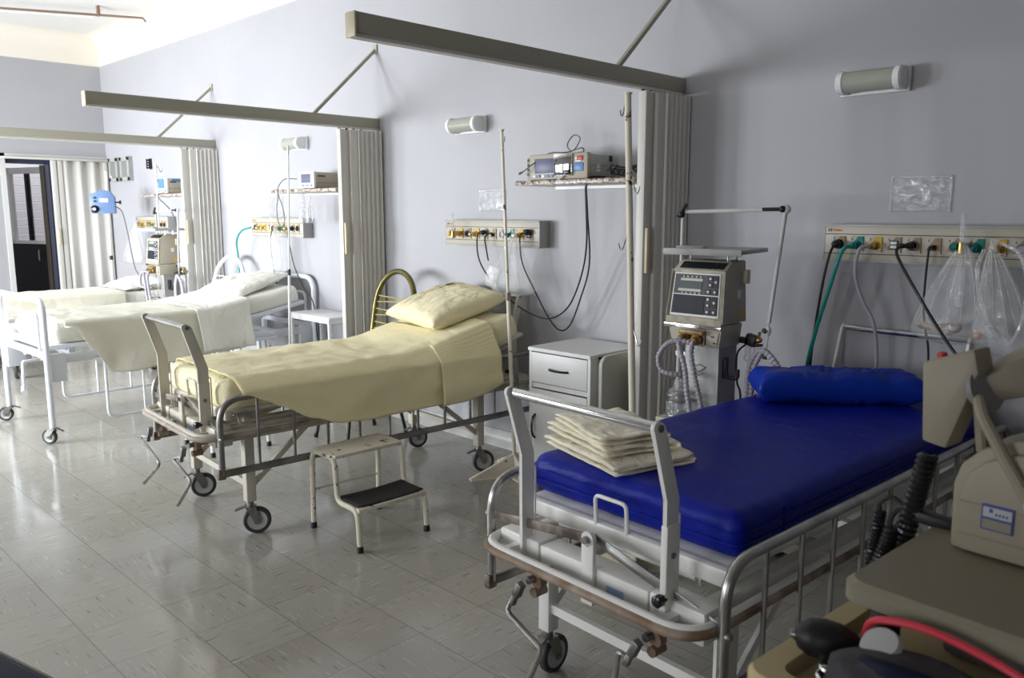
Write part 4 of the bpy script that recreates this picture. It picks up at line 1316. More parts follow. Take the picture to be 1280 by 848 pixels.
for sx in (-1, 1):
    for sy in (-1, 1):
        m = MB(); m.cyl((sx * 0.17, sy * 0.17, 0.075), (sx * 0.17, sy * 0.17, 0.092), 0.012, 10); m.lathe([(0, -0.011), (0.03, -0.011), (0.034, -0.006), (0.034, 0.006), (0.03, 0.011), (0, 0.011)], (sx * 0.17, sy * 0.17 + 0.012, 0.034), (1, 0, 0), 16)
        m.box(sx * 0.17 - 0.018, sx * 0.17 + 0.018, sy * 0.17 - 0.012, sy * 0.17 + 0.02, 0.06, 0.08)
        m.build('caster', M_['grey_rubber'], t)
# ------------------------------------------------------------------ ceiling-hung dividers
TX = (-2.37, -4.92, -7.47)
names = ('nearest the camera, over the blue bed', 'second from the camera, over the cream bed', 'farthest of the three, over the tubular bed')
for i, x in enumerate(TX):
    t = thing('curtain_track', 'olive-grey curtain beam with a slanted wall brace, ' + names[i], 'curtain track', (x, 0, 0), 0, 'curtain beams jutting from the long wall')
    m = MB(); m.box(-0.026, 0.026, 1.64, WY, 2.082, 2.152, None, 0.006)
    bm_ = m.build('beam', M_['beam'], t)
    m = MB(); m.box(-0.020, 0.020, 1.645, WY, 2.070, 2.083); m.build('underside_rail', M_['pvc'], bm_, smooth=0)
    m = MB(); m.box(-0.028, 0.028, 1.632, 1.642, 2.070, 2.152, None, 0.003); m.build('end_cap', M_['ivory'], bm_)
    m = MB(); m.bar((0, 3.08, 2.15), (0, WY, 2.63), 0.020, 0.020)
    br = m.build('brace', M_['beam'], t)
    m = MB(); m.cbox((0, WY - 0.006, 2.63), (0.05, 0.012, 0.06), (0, 0, 0), 0.002); m.build('brace_plate', M_['beam'], br)
    # folded accordion curtain
    c = thing('accordion_curtain', 'folded grey accordion curtain, ' + ('nearest the camera', 'between cream bed and tubular bed', 'between tubular bed and far bed')[i] + ', stacked at the wall', 'accordion curtain', (x, 0, 0), 0, 'accordion curtains under the beams')
    m = MB()
    nf = 5; ya, yb = WY - 0.205, WY - 0.012
    pr = []
    for k in range(nf * 2 + 1):
        pr.append((0.063 if k % 2 == 0 else 0.036, yb - (yb - ya) * k / (nf * 2)))
    loop = pr + [(-px, py) for px, py in reversed(pr)]
    m.prism([(px, py, 0.03) for px, py in loop], (0, 0, 2.03))
    m.build('folds', M_['pvc'], c, smooth=0)
    m = MB()
    m.box(-0.035, 0.048, ya - 0.062, ya + 0.002, 0.03, 2.06, None, 0.004)
    m.build('inner_stile', M_['pvc_light'], c)
    m = MB(); m.box(-0.014, 0.032, ya - 0.135, ya - 0.085, 0.03, 2.062, None, 0.006)
    m.box(-0.008, 0.026, ya - 0.088, ya - 0.06, 0.035, 2.055)
    st_ = m.build('leading_stile', M_['pvc_light'], c)
    m = MB(); m.box(0.030, 0.050, ya - 0.125, ya - 0.100, 1.20, 1.42, None, 0.005); m.build('pull_handle', M_['ivory'], st_)
    for k in range(4):
        m = MB(); m.cyl((0, ya - 0.12 + k * 0.06, 2.055), (0, ya - 0.12 + k * 0.06, 2.075), 0.008, 8); m.build('track_roller', M_['black'], c)
# accordion curtain that half closes the doorway
c = thing('accordion_curtain', 'partly drawn grey accordion curtain across the doorway in the end wall', 'accordion curtain', (LX + 0.05, 0, 0), 0, None)
m = MB()
def wave(u, v):
    y = 3.10 + 0.44 * u
    return (0.012 + 0.020 * math.sin(u * 2 * PI * 3.0), y, 0.03 + 2.03 * v)
m.grid(wave, 60, 1)
m.build('folds', M_['pvc'], c, smooth=180, solid=0.004)
m = MB(); m.box(-0.02, 0.035, 2.985, 3.035, 0.03, 2.06, None, 0.005); m.box(-0.015, 0.03, 3.045, 3.095, 0.03, 2.06, None, 0.004); m.box(-0.015, 0.03, 3.54, 3.58, 0.03, 2.06, None, 0.004)
ls = m.build('leading_stile', M_['pvc_light'], c)
m = MB(); m.box(0.033, 0.05, 2.995, 3.02, 1.12, 1.30, None, 0.004); m.build('pull_handle', M_['ivory'], ls)
m = MB(); m.box(-0.03, 0.04, 2.5, 3.59, 2.062, 2.085, None, 0.004); m.build('top_rail', M_['pvc_light'], c)

# ------------------------------------------------------------------ wall lamps
for i, (x, lab) in enumerate(((-1.41, 'tubular wall lamp above the panel of the blue bed'), (-3.92, 'tubular wall lamp above the panel of the cream bed'), (-5.985, 'tubular wall lamp above the shelf of the tubular bed'))):
    t = thing('wall_lamp', lab, 'wall lamp', (x, WY, 2.035), 0, 'tubular wall lamps')
    m = MB(); m.box(-0.142, 0.142, -0.022, 0, -0.050, 0.050, None, 0.004); m.build('back_plate', M_['white_enamel'], t)
    m = MB(); m.lathe([(0.0, 0), (0.043, 0), (0.043, 0.21), (0.0, 0.21)], (-0.105, -0.068, 0), (1, 0, 0), 24)
    m.build('lamp_cover', M_['lamp_glass'], t)
    for x0 in (-0.132, 0.100):
        m = MB(); m.lathe([(0.0, -0.002), (0.040, 0.0), (0.048, 0.006), (0.048, 0.027), (0.040, 0.034), (0.0, 0.036)], (x0, -0.068, 0), (1, 0, 0), 24); m.box(x0 + 0.004, x0 + 0.03, -0.068, -0.02, -0.046, 0.046)
        m.build('end_collar', M_['white_enamel'], t)
    m = MB(); m.lathe([(0, 0), (0.012, 0.004), (0.017, 0.04), (0.014, 0.085), (0, 0.1)], (0.02, -0.068, 0), (1, 0, 0), 14); m.cyl((0.1, -0.068, 0), (0.02, -0.068, 0), 0.011, 10)
    m.build('lamp_bulb', M_['lcd'], t)

# ------------------------------------------------------------------ gas and socket panels
def outlet(parent, x, z, kind):
    """kind: s socket, p plug in socket, t teal gas, y yellow gas, w switch, j cord jack."""
    f = -0.092
    plate = {'s': 'brown_plate', 'p': 'brown_plate', 't': 'teal_plate', 'y': 'yellow_plate', 'w': 'brown_plate', 'j': 'brown_plate'}[kind]
    m = MB()
    m.mi = 0
    m.box(x - 0.027, x + 0.027, f - 0.003, f + 0.002, z - 0.032, z + 0.032, None, 0.001)
    m.mi = 1
    m.prism([(x - 0.0265, f - 0.0045, z - 0.012), (x + 0.005, f - 0.0045, z + 0.0315), (x - 0.0265, f - 0.0045, z + 0.0315)], (0, 0.002, 0))
    m.prism([(x - 0.0265, f - 0.0045, z - 0.0315), (x + 0.0265, f - 0.0045, z - 0.0315), (x + 0.0265, f - 0.0045, z - 0.022), (x - 0.0265, f - 0.0045, z - 0.022)], (0, 0.002, 0))
    m.mi = 2
    m.box(x - 0.021, x - 0.018, f - 0.0055, f - 0.003, z + 0.016, z + 0.026)
    m.box(x + 0.008, x + 0.020, f - 0.0055, f - 0.003, z - 0.0285, z - 0.026)
    o = m.build('outlet_plate', [M_[plate], M_['panel_cream'], M_['ink']], parent)
    q = MB()
    if kind in 'sp':
        q.lathe([(0.021, 0), (0.021, 0.006), (0.016, 0.006), (0.014, 0.002), (0, 0.002)], (x, f - 0.003, z - 0.002), (0, -1, 0), 18)
        q.build('socket', M_['black_gloss'], o)
    elif kind == 'j':
        q.lathe([(0.011, 0), (0.011, 0.012), (0.006, 0.016), (0, 0.016)], (x, f - 0.003, z - 0.006), (0, -1, 0), 12)
        q.build('cord_jack', M_['black_gloss'], o)
    elif kind == 'w':
        q.box(x - 0.017, x + 0.017, f - 0.007, f - 0.003, z - 0.018, z + 0.018, None, 0.002)
        q.mi = 1
        for dz in (-0.008, 0.008): q.box(x - 0.013, x + 0.013, f - 0.011, f - 0.006, z + dz - 0.006, z + dz + 0.006, None, 0.002)
        q.build('switch', [M_['ink'], M_['white_label']], o)
    else:
        q.mi = 0
        q.lathe([(0.019, 0), (0.019, 0.006), (0.012, 0.010), (0.012, 0.030), (0.015, 0.031), (0.015, 0.040), (0.007, 0.044), (0.006, 0.058), (0, 0.058)], (x, f - 0.003, z - 0.004), (0, -1, 0), 16)
        q.build('gas_valve', M_['teal_plate' if kind == 't' else 'brass'], o)
    return o

def gas_panel(label, x0, kinds, L=0.83):
    t = thing('gas_panel', label, 'wall panel', (x0, WY, 1.365), 0, 'gas and socket panels along the wall')
    m = MB()
    m.mi = 0; m.box(0, L - 0.008, -0.09, 0, -0.078, 0.078, None, 0.003)
    m.mi = 1; m.box(L - 0.010, L, -0.091, 0, -0.079, 0.079, None, 0.002); m.box(-0.002, 0.006, -0.091, 0, -0.079, 0.079, None, 0.002)
    m.box(0.0, L, -0.095, -0.085, 0.070, 0.079, None, 0.001); m.box(0.0, L, -0.095, -0.085, -0.079, -0.072, None, 0.001)
    m.mi = 2; m.box(0.006, L - 0.01, -0.0915, -0.089, 0.036, 0.039); m.box(0.006, L - 0.01, -0.0915, -0.089, -0.046, -0.043)
    o = m.build('housing', [M_['panel_cream'], M_['panel_end'], M_['ink']], t, label='long cream box with a grey end')
    q = MB()
    q.mi = 0
    q.box(0.018, 0.032, -0.0925, -0.09, 0.049, 0.051); q.box(0.018, 0.020, -0.0925, -0.09, 0.049, 0.060); q.box(0.030, 0.032, -0.0925, -0.09, 0.049, 0.060); q.box(0.018, 0.032, -0.0925, -0.09, 0.058, 0.060)
    q.mi = 1
    for k in range(6):
        q.box(0.040 + k * 0.006, 0.0445 + k * 0.006, -0.0925, -0.09, 0.050, 0.060 if k in (0, 3) else 0.057)
    q.build('printed_badge', [M_['ink'], M_['orange']], o, smooth=0)
    for k, kd in enumerate(kinds):
        outlet(t, 0.068 + k * 0.0765, -0.003, kd)
    return t
GP1, GP2, GP3, GP4 = -1.555, -4.082, -6.66, -9.25
gas_panel('cream gas and socket panel above the head of the blue bed', GP1, 'ptywpjstys', 0.86)
gas_panel('cream gas and socket panel above the head of the cream bed', GP2, 'sysysjstyp', 0.835)
gas_panel('cream gas and socket panel above the head of the tubular bed', GP3, 'syywsytyps', 0.835)
gas_panel('cream gas and socket panel above the far bed, behind the second ventilator', GP4, 'syywsytyps', 0.835)

def cord(name, label, cat, pts, r, material, group=None, n=8, plug=None, plug_mat=None, sides=8):
    m = MB(); m.tube(smooth_path(pts, n), r, sides)
    o = m.build(name, material)
    tag(o, label, cat, group)
    if plug:
        q = MB()
        for (p, s) in plug: q.ell(p, s, 12, 8)
        q.build('plug', plug_mat or material, o)
    return o
G = 'cords hanging from the wall panels'
B = M_['black']
# bay one (blue bed)
cord('power_cord', 'black power cord dropping from the leftmost socket of the blue bed panel', 'cord', [(-1.487, 3.49, 1.36), (-1.495, 3.45, 1.335), (-1.515, 3.44, 1.22), (-1.55, 3.46, 1.0), (-1.572, 3.48, 0.80), (-1.58, 3.5, 0.45), (-1.60, 3.52, 0.1), (-1.55, 3.5, 0.012)], 0.0055, B, G, plug=[((-1.487, 3.48, 1.36), (0.02, 0.025, 0.018))])
cord('oxygen_hose', 'teal oxygen hose hanging from the blue bed panel', 'hose', [(-1.412, 3.46, 1.355), (-1.435, 3.42, 1.335), (-1.475, 3.41, 1.18), (-1.53, 3.42, 0.98), (-1.575, 3.44, 0.78), (-1.62, 3.46, 0.45), (-1.68, 3.46, 0.2)], 0.0085, M_['teal_hose'], G)
cord('air_hose', 'pale lilac air hose hanging from the yellow outlet of the blue bed panel', 'hose', [(-1.335, 3.45, 1.36), (-1.365, 3.42, 1.34), (-1.375, 3.42, 1.24), (-1.345, 3.44, 1.13), (-1.300, 3.46, 1.03), (-1.285, 3.48, 0.85), (-1.29, 3.5, 0.5)], 0.008, M_['lilac_hose'], G)
cord('power_cord', 'black power cord slanting down from the middle socket of the blue bed panel', 'cord', [(-1.19, 3.49, 1.362), (-1.21, 3.45, 1.36), (-1.205, 3.40, 1.325), (-1.085, 3.305, 1.185), (-1.005, 3.295, 1.07), (-0.935, 3.285, 0.98), (-0.85, 3.25, 0.90), (-0.75, 3.2, 0.6), (-0.7, 3.1, 0.012)], 0.006, B, G, plug=[((-1.19, 3.485, 1.362), (0.02, 0.022, 0.014)), ((-1.212, 3.46, 1.361), (0.022, 0.014, 0.011))])
cord('power_cord', 'thin black cord dropping straight from the jack of the blue bed panel', 'cord', [(-1.105, 3.49, 1.36), (-1.108, 3.46, 1.34), (-1.112, 3.46, 1.15), (-1.105, 3.47, 1.05), (-1.085, 3.48, 0.93), (-1.09, 3.5, 0.7), (-1.12, 3.5, 0.2)], 0.0045, B, G)
# bay two (cream bed)
cord('power_cord', 'black cord looping from the cream bed panel up to the monitor shelf', 'cord', [(-3.70, 3.49, 1.37), (-3.725, 3.46, 1.35), (-3.72, 3.47, 1.2), (-3.605, 3.48, 1.06), (-3.44, 3.48, 0.96), (-3.30, 3.48, 0.905), (-3.14, 3.48, 0.885), (-2.99, 3.47, 0.965), (-2.89, 3.46, 1.14), (-2.82, 3.42, 1.33), (-2.755, 3.33, 1.57), (-2.74, 3.31, 1.625), (-2.73, 3.325, 1.672), (-2.72, 3.40, 1.675)], 0.0045, B, G, plug=[((-3.70, 3.485, 1.37), (0.022, 0.022, 0.015))])
cord('power_cord', 'black cord hanging in a long loop from the rightmost socket of the cream bed panel', 'cord', [(-3.325, 3.49, 1.375), (-3.345, 3.46, 1.37), (-3.35, 3.45, 1.33), (-3.335, 3.46, 1.19), (-3.25, 3.48, 1.03), (-3.165, 3.49, 0.90), (-3.075, 3.49, 0.825), (-2.985, 3.48, 0.86), (-2.90, 3.47, 1.02), (-2.815, 3.44, 1.22), (-2.76, 3.35, 1.50), (-2.735, 3.31, 1.63), (-2.715, 3.33, 1.672), (-2.70, 3.42, 1.676)], 0.0045, B, G, plug=[((-3.325, 3.485, 1.378), (0.026, 0.025, 0.018))])
cord('power_cord', 'short black cord end hanging from the jack of the cream bed panel', 'cord', [(-3.625, 3.49, 1.37), (-3.655, 3.46, 1.345), (-3.648, 3.46, 1.28), (-3.628, 3.46, 1.20)], 0.0045, B, G)
# bay three (tubular bed)
cord('oxygen_hose', 'teal hose drooping from the left end of the tubular bed panel', 'hose', [(-6.59, 3.46, 1.36), (-6.70, 3.43, 1.33), (-6.82, 3.44, 1.24), (-6.865, 3.47, 1.10), (-6.87, 3.48, 0.9), (-6.87, 3.5, 0.5)], 0.0075, M_['teal_hose'], G)
cord('power_cord', 'black cord hanging from the right socket of the tubular bed panel', 'cord', [(-5.98, 3.49, 1.36), (-5.985, 3.46, 1.33), (-5.97, 3.47, 1.20), (-5.93, 3.48, 1.05), (-5.83, 3.49, 0.90), (-5.70, 3.5, 0.77), (-5.66, 3.5, 0.5), (-5.6, 3.5, 0.3)], 0.0045, B, G, plug=[((-5.98, 3.485, 1.36), (0.025, 0.022, 0.015))])
cord('power_cord', 'short black cord hanging below the middle of the tubular bed panel', 'cord', [(-6.25, 3.49, 1.36), (-6.27, 3.47, 1.3), (-6.275, 3.47, 1.15), (-6.25, 3.49, 0.9), (-6.23, 3.5, 0.75)], 0.0045, B, G)

# ------------------------------------------------------------------ flow meters
def flowmeter(label, x, z, knob):
    t = thing('flow_meter', label, 'flow meter', (x, 3.435, z), 0, 'flow meters on the wall panels')
    m = MB(); m.lathe([(0.010, -0.04), (0.010, 0.10), (0.007, 0.105), (0, 0.105)], (0, 0, 0), (0, 0, 1), 12); m.build('sight_tube', M_['bottle'], t)
    m = MB(); m.cyl((0, 0.0, -0.02), (0, 0.06, -0.02), 0.011, 10); m.lathe([(0.008, -0.055), (0.013, -0.05), (0.013, -0.03), (0.012, -0.01)], (0, 0, 0), (0, 0, 1), 12)
    m.build('inlet_body', M_['brass'], t)
    m = MB(); m.lathe([(0.012, 0), (0.015, 0.003), (0.015, 0.018), (0.01, 0.02), (0, 0.02)], (-0.012, -0.004, -0.025), (-1, -0.2, 0), 12); m.build('knob', M_[knob], t)
    return t
flowmeter('clear flow meter tube standing on the left of the cream bed panel', -3.925, 1.385, 'yellow_plate')
flowmeter('clear flow meter tube standing on the blue bed panel behind the bags', -0.985, 1.39, 'teal_plate')
flowmeter('pale flow meter tube on the tubular bed panel', -6.20, 1.385, 'white_label')

# ------------------------------------------------------------------ plastic pouches taped to the wall
for (x0, x1, z0, z1, lab) in ((-1.315, -1.085, 1.497, 1.64, 'clear plastic pouch taped above the panel of the blue bed'),
                              (-3.845, -3.62, 1.50, 1.63, 'clear plastic pouch taped above the panel of the cream bed'),
                              (-6.50, -6.28, 1.445, 1.615, 'clear plastic pouch taped below the shelf of the tubular bed')):
    m = MB()
    m.grid(lambda u, v: (x0 + (x1 - x0) * u + 0.002 * math.sin(v * 9), WY - 0.006 - 0.010 * math.sin(PI * u) * math.sin(PI * v) * (0.6 + noise.noise(V((u * 5, v * 5, x0)))), z0 + (z1 - z0) * v), 22, 16)
    o = m.build('plastic_pouch', M_['film'], None, smooth=180, solid=-0.002)
    tag(o, lab, 'plastic pouch', 'pouches taped to the wall')
    q = MB()
    for (a0, a1, b0, b1) in ((x0 - 0.004, x0 + 0.003, z0, z1), (x1 - 0.003, x1 + 0.004, z0, z1), (x0, x1, z1 - 0.004, z1 + 0.002)):
        q.box(a0, a1, WY - 0.009, WY - 0.001, b0, b1, None, 0.002)
    q.build('pouch_rim', M_['crease'], o)

# ------------------------------------------------------------------ plastic bags hanging from the panels
def bag(label, top, cx, w, h, dpt, seed, skew=0.0, contents=True):
    m = MB()
    def fn(u, v):
        a = 2 * PI * u
        t = v
        rad = 0.06 + 0.94 * (t ** 0.75 if t < 0.72 else (0.72 ** 0.75) + (t - 0.72) * 0.35)
        if t > 0.86: rad *= math.sqrt(max(0.0, 1 - ((t - 0.86) / 0.14) ** 2)) * 0.9 + 0.1
        crk = 1 + 0.10 * math.sin(a * 9 + seed) * (1 - t * 0.6) + 0.16 * noise.noise(V((math.cos(a) * 2, math.sin(a) * 2, t * 3 + seed)))
        x = math.cos(a) * w / 2 * rad * crk + (cx - top[0]) * t + skew * t * t
        y = math.sin(a) * dpt / 2 * rad * crk - 0.015 * t
        y = min(y, WY - 0.012 - top[1])
        z = -h * t + 0.012 * noise.noise(V((a, t * 4, seed)))
        return (top[0] + x, top[1] + y, top[2] + z)
    m.grid(fn, 60, 34, closed_u=True)
    o = m.build('plastic_bag', M_['bag_film'], None, smooth=180)
    tag(o, label, 'plastic bag', 'clear bags hanging from the panels')
    q = MB(); q.lathe([(0.012, -0.02), (0.018, -0.005), (0.012, 0.01), (0.02, 0.03), (0.014, 0.034)], top, (0.1, 0, 1), 12)
    q.build('gathered_neck', M_['crease'], o)
    q = MB()
    for k in range(7):
        a = PI + 0.25 + k * 0.42
        q.tube(smooth_path([V(fn((a / (2 * PI)) % 1.0, tt)) + V((0, -0.002, 0)) for tt in (0.04, 0.2, 0.4, 0.6, 0.78)], 5), 0.0016, 5)
    q.build('crease', M_['crease'], o)
    if contents:
        q = MB(); q.mi = 0
        q.tube([(cx - w * 0.16 + w * 0.22 * math.cos(a), top[1] - 0.01 + dpt * 0.22 * math.sin(a), top[2] - h * 0.84 + 0.012 * math.sin(a * 2)) for a in [2 * PI * i / 30 for i in range(30)]], 0.008, 8, True)
        q.mi = 1
        q.cbox((cx + w * 0.26, top[1] - 0.03, top[2] - h * 0.88), (0.03, 0.02, 0.03), (0.2, 0.3, 0.2), 0.004)
        q.mi = 2
        q.cbox((cx + w * 0.36, top[1] - 0.025, top[2] - h * 0.84), (0.045, 0.03, 0.03), (0.1, 0.5, 0.3), 0.006)
        q.mi = 3
        q.lathe([(0.02, 0), (0.024, 0.02), (0.024, 0.14), (0.012, 0.16), (0.012, 0.18)], (cx + 0.01, top[1], top[2] - h * 0.62), (0.1, 0, 1), 14)
        q.build('bag_contents', [M_['sand'], M_['orange'], M_['white_label'], M_['bottle']], o)
    return o
bag('wide clear bag with mask parts hanging under the blue bed panel', (-0.975, 3.44, 1.37), -0.985, 0.34, 0.38, 0.20, 1.0, -0.02)
b2 = bag('second clear bag holding a coiled tube at the right of the blue bed panel', (-0.875, 3.43, 1.365), -0.80, 0.24, 0.40, 0.18, 5.0, 0.0, False)
cord('coiled_tube', 'milky tube looped round inside the right-hand clear bag', 'tube', [(-0.885, 3.36, 1.36), (-0.90, 3.35, 1.29), (-0.88, 3.345, 1.18), (-0.83, 3.345, 1.07), (-0.78, 3.35, 1.02), (-0.745, 3.36, 1.10), (-0.74, 3.37, 1.24), (-0.775, 3.38, 1.345), (-0.84, 3.39, 1.385)], 0.008, M_['bottle'])
bag('clear bag hanging under the cream bed panel behind the rusty drip stand', (-3.38, 3.43, 1.365), -3.40, 0.36, 0.36, 0.22, 9.0, 0.03, False)
bag('clear bag hanging under the tubular bed panel', (-6.12, 3.43, 1.36), -6.13, 0.24, 0.38, 0.16, 13.0, -0.05, False)
bag('clear bag hanging at the left end of the far bed panel', (-9.05, 3.43, 1.35), -9.10, 0.55, 0.42, 0.22, 17.0, 0.0, False)
m = MB(); m.cbox((-3.455, 3.33, 1.12), (0.085, 0.03, 0.13), (0.1, 0.25, 0.2), 0.012); m.cbox((-3.445, 3.31, 1.11), (0.03, 0.006, 0.05), (0.1, 0.25, 0.2))
o = m.build('plastic_flask', M_['crease']); tag(o, 'small clear flask hanging in the bag under the cream bed panel', 'flask')

# ------------------------------------------------------------------ granite shelves and what stands on them
SH = (('speckled granite shelf carrying the long monitor', -3.24, -2.43), ('speckled granite shelf above the tubular bed panel', -5.93, -5.03), ('speckled granite shelf above the far bed panel', -8.53, -7.56))
for lab, x0, x1 in SH:
    t = thing('wall_shelf', lab, 'shelf', ((x0 + x1) / 2, WY, 1.652), 0, 'granite shelves on the long wall')
    w2 = (x1 - x0) / 2
    m = MB(); m.box(-w2, w2, -0.30, 0, -0.013, 0.013, None, 0.004); m.build('slab', M_['granite'], t)
    m = MB(); m.box(-w2 + 0.05, w2 - 0.05, -0.02, 0, -0.028, -0.012); m.build('wall_batten', M_['white_enamel'], t)

# monitor with printer bay, on the nearest shelf
t = thing('patient_monitor', 'long grey patient monitor with a glossy flip panel on the nearest shelf', 'monitor', (-2.935, 3.305, 1.666), math.radians(3), 'patient monitors on the shelves')
m = MB()
m.box(-0.185, 0.20, 0.03, 0.235, 0.0, 0.128, None, 0.008)
m.build('case', M_['grey_case'], t)
m = MB(); m.box(-0.20, 0.20, 0.0, 0.035, 0.0, 0.135, None, 0.010); fc = m.build('front_bezel', M_['beige_case'], t)
m = MB(); m.box(-0.215, -0.192, -0.002, 0.03, 0.005, 0.118, None, 0.006)
for k in range(4): m.cyl((-0.204, -0.003, 0.03 + k * 0.025), (-0.204, -0.010, 0.03 + k * 0.025), 0.007, 10)
m.build('connector_strip', M_['grey_label'], fc)
m = MB(); m.box(-0.155, -0.02, -0.003, 0.004, 0.035, 0.112, None, 0.003); m.build('screen', M_['screen_grey'], fc)
m = MB()
m.mi = 0; m.box(-0.015, 0.105, -0.012, 0.002, 0.018, 0.132, None, 0.003)
m.mi = 1
m.bar((0.075, -0.014, 0.03), (0.02, -0.014, 0.0), 0.008, 0.004, (0, 1, 0)); m.cbox((0.082, -0.018, 0.036), (0.04, 0.02, 0.022), (0, 0, 0), 0.005)
m.build('flip_panel', [M_['mirror'], M_['black_gloss']], fc, label='glossy flip panel that mirrors the room')
m = MB()
m.mi = 0; m.box(0.115, 0.175, -0.004, 0.003, 0.04, 0.083, None, 0.003)
m.mi = 1; m.box(0.138, 0.172, -0.005, 0.003, 0.096, 0.118, None, 0.002)
m.mi = 2; m.box(0.122, 0.160, -0.004, 0.003, 0.088, 0.095); m.box(0.122, 0.134, -0.004, 0.003, 0.098, 0.112)
m.build('keypad', [M_['blue_btn'], M_['red'], M_['white_label']], fc)
m = MB()
for k in range(5):
    m.mi = 1 if k in (0, 2) else 0
    m.box(-0.165 + k * 0.030, -0.143 + k * 0.030, -0.004, 0.002, 0.012, 0.027, None, 0.002)
m.build('button', [M_['blue_btn'], M_['white_label']], fc)
m = MB(); m.mi = 0; m.box(0.199, 0.2015, 0.08, 0.11, 0.055, 0.078); m.box(0.199, 0.2015, 0.08, 0.11, 0.038, 0.050); m.mi = 1; m.box(0.196, 0.2015, 0.19, 0.22, 0.095, 0.125)
m.build('side_label', [M_['white_label'], M_['ink']], t, smooth=0)
m = MB(); m.box(0.197, 0.2025, 0.04, 0.233, 0.070, 0.073); m.box(0.08, 0.12, 0.12, 0.15, 0.126, 0.131)
m.build('case_seam', M_['panel_end'], t)
cord('sensor_lead', 'thin dark lead coiled on top of the long monitor', 'lead', [(-3.165, 3.29, 1.715), (-3.18, 3.27, 1.705), (-3.16, 3.26, 1.70), (-3.10, 3.28, 1.745), (-3.03, 3.35, 1.808), (-2.96, 3.40, 1.812), (-2.93, 3.44, 1.83), (-2.90, 3.45, 1.885), (-2.945, 3.45, 1.905), (-2.98, 3.44, 1.86), (-2.94, 3.42, 1.822), (-2.88, 3.44, 1.835), (-2.90, 3.47, 1.815), (-3.0, 3.43, 1.808), (-3.07, 3.40, 1.806)], 0.0035, M_['grey_rubber'])
m = MB()
rnd = random.Random(3)
pts = [(-2.62, 3.36, 1.69)]
for k in range(26):
    a = k * 0.9
    pts.append((-2.56 + 0.06 * math.cos(a) + rnd.uniform(-0.015, 0.015) + 0.0015 * k, 3.36 + 0.06 * math.sin(a) + rnd.uniform(-0.012, 0.012), 1.674 + 0.05 * abs(math.sin(k * 1.7)) + 0.004))
m.tube(smooth_path(pts, 6), 0.0045, 6)
o = m.build('cable_bundle', B); tag(o, 'tangled bundle of black cables at the end of the nearest shelf', 'cables')

# small monitor on the second shelf
def small_monitor(label, loc, w, d, h, front, scr, rz, brand=True):
    t = thing('patient_monitor', label, 'monitor', loc, rz, 'patient monitors on the shelves')
    m = MB(); m.box(-w / 2, w / 2, 0.02, d, 0.006, h - 0.004, None, 0.008); m.build('case', M_['beige_case'], t)
    m = MB(); m.box(-w / 2, w / 2, 0, 0.022, 0.004, h, None, 0.006); f = m.build('front_bezel', M_[front], t)
    m = MB(); m.box(-w * 0.33, w * 0.28, -0.003, 0.004, h * 0.34, h * 0.86, None, 0.002); m.build('screen', M_[scr], f)
    m = MB()
    for k in range(6):
        m.mi = k % 2; m.box(-w * 0.4 + k * w * 0.14, -w * 0.4 + k * w * 0.14 + w * 0.09, -0.003, 0.002, h * 0.12, h * 0.24, None, 0.001)
    m.build('button', [M_['grey_label'], M_['blue_btn']], f)
    m = MB(); m.box(w / 2 - 0.001, w / 2 + 0.0015, d * 0.15, d * 0.42, h * 0.70, h * 0.78); m.box(w / 2 - 0.001, w / 2 + 0.0015, d * 0.10, d * 0.98, h * 0.33, h * 0.345)
    m.build('side_print', M_['ink'], t, smooth=0)
    for sx in (-1, 1):
        for y in (0.04, d - 0.04):
            m = MB(); m.cyl((sx * w * 0.38, y, -0.001), (sx * w * 0.38, y, 0.008), 0.01, 8); m.build('foot_pad', M_['black'], t)
    return t
small_monitor('small beige monitor with a grey screen on the shelf above the tubular bed', (-5.475, 3.34, 1.667), 0.20, 0.24, 0.125, 'white_label', 'screen_grey', math.radians(2))
t4 = small_monitor('small beige and blue machine on the far shelf near the doorway', (-8.10, 3.34, 1.667), 0.24, 0.22, 0.15, 'white_label', 'blue_btn', math.radians(0))
m = MB(); m.box(-0.11, 0.06, -0.004, 0.003, 0.105, 0.145, None, 0.002); m.box(0.119, 0.1225, 0.05, 0.2, 0.115, 0.14)
m.build('blue_badge', M_['blue_btn'], t4)
cord('sensor_lead', 'grey lead looping down in front of the shelf above the tubular bed', 'lead', [(-5.59, 3.33, 1.74), (-5.66, 3.27, 1.74), (-5.73, 3.25, 1.68), (-5.76, 3.26, 1.60), (-5.80, 3.27, 1.52), (-5.79, 3.27, 1.42), (-5.74, 3.27, 1.38), (-5.69, 3.27, 1.43), (-5.69, 3.26, 1.52), (-5.72, 3.25, 1.60), (-5.745, 3.25, 1.66)], 0.0035, M_['grey_rubber'])
cord('power_cord', 'dark cord dropping from the far shelf to the panel near the doorway', 'cord', [(-8.05, 3.42, 1.672), (-8.03, 3.29, 1.665), (-8.03, 3.28, 1.62), (-8.06, 3.40, 1.50), (-8.08, 3.45, 1.35), (-8.1, 3.47, 1.2), (-8.12, 3.48, 1.0)], 0.005, M_['grey_rubber'], G)
for k, (x, lab) in enumerate(((-5.555, 'left of the two clear mask bags under the shelf above the tubular bed'), (-5.475, 'right of the two clear mask bags under the shelf above the tubular bed'))):
    m = MB(); m.lathe([(0.004, 0), (0.012, -0.03), (0.022, -0.07), (0.038 - 0.008 * k, -0.13), (0.042 - 0.01 * k, -0.2), (0.03, -0.225), (0.0, -0.23)], (x, 3.36, 1.637), (0.03, 0, 1), 14)
    o = m.build('mask_bag', M_['bottle']); tag(o, lab, 'plastic bag', 'mask bags under the second shelf')
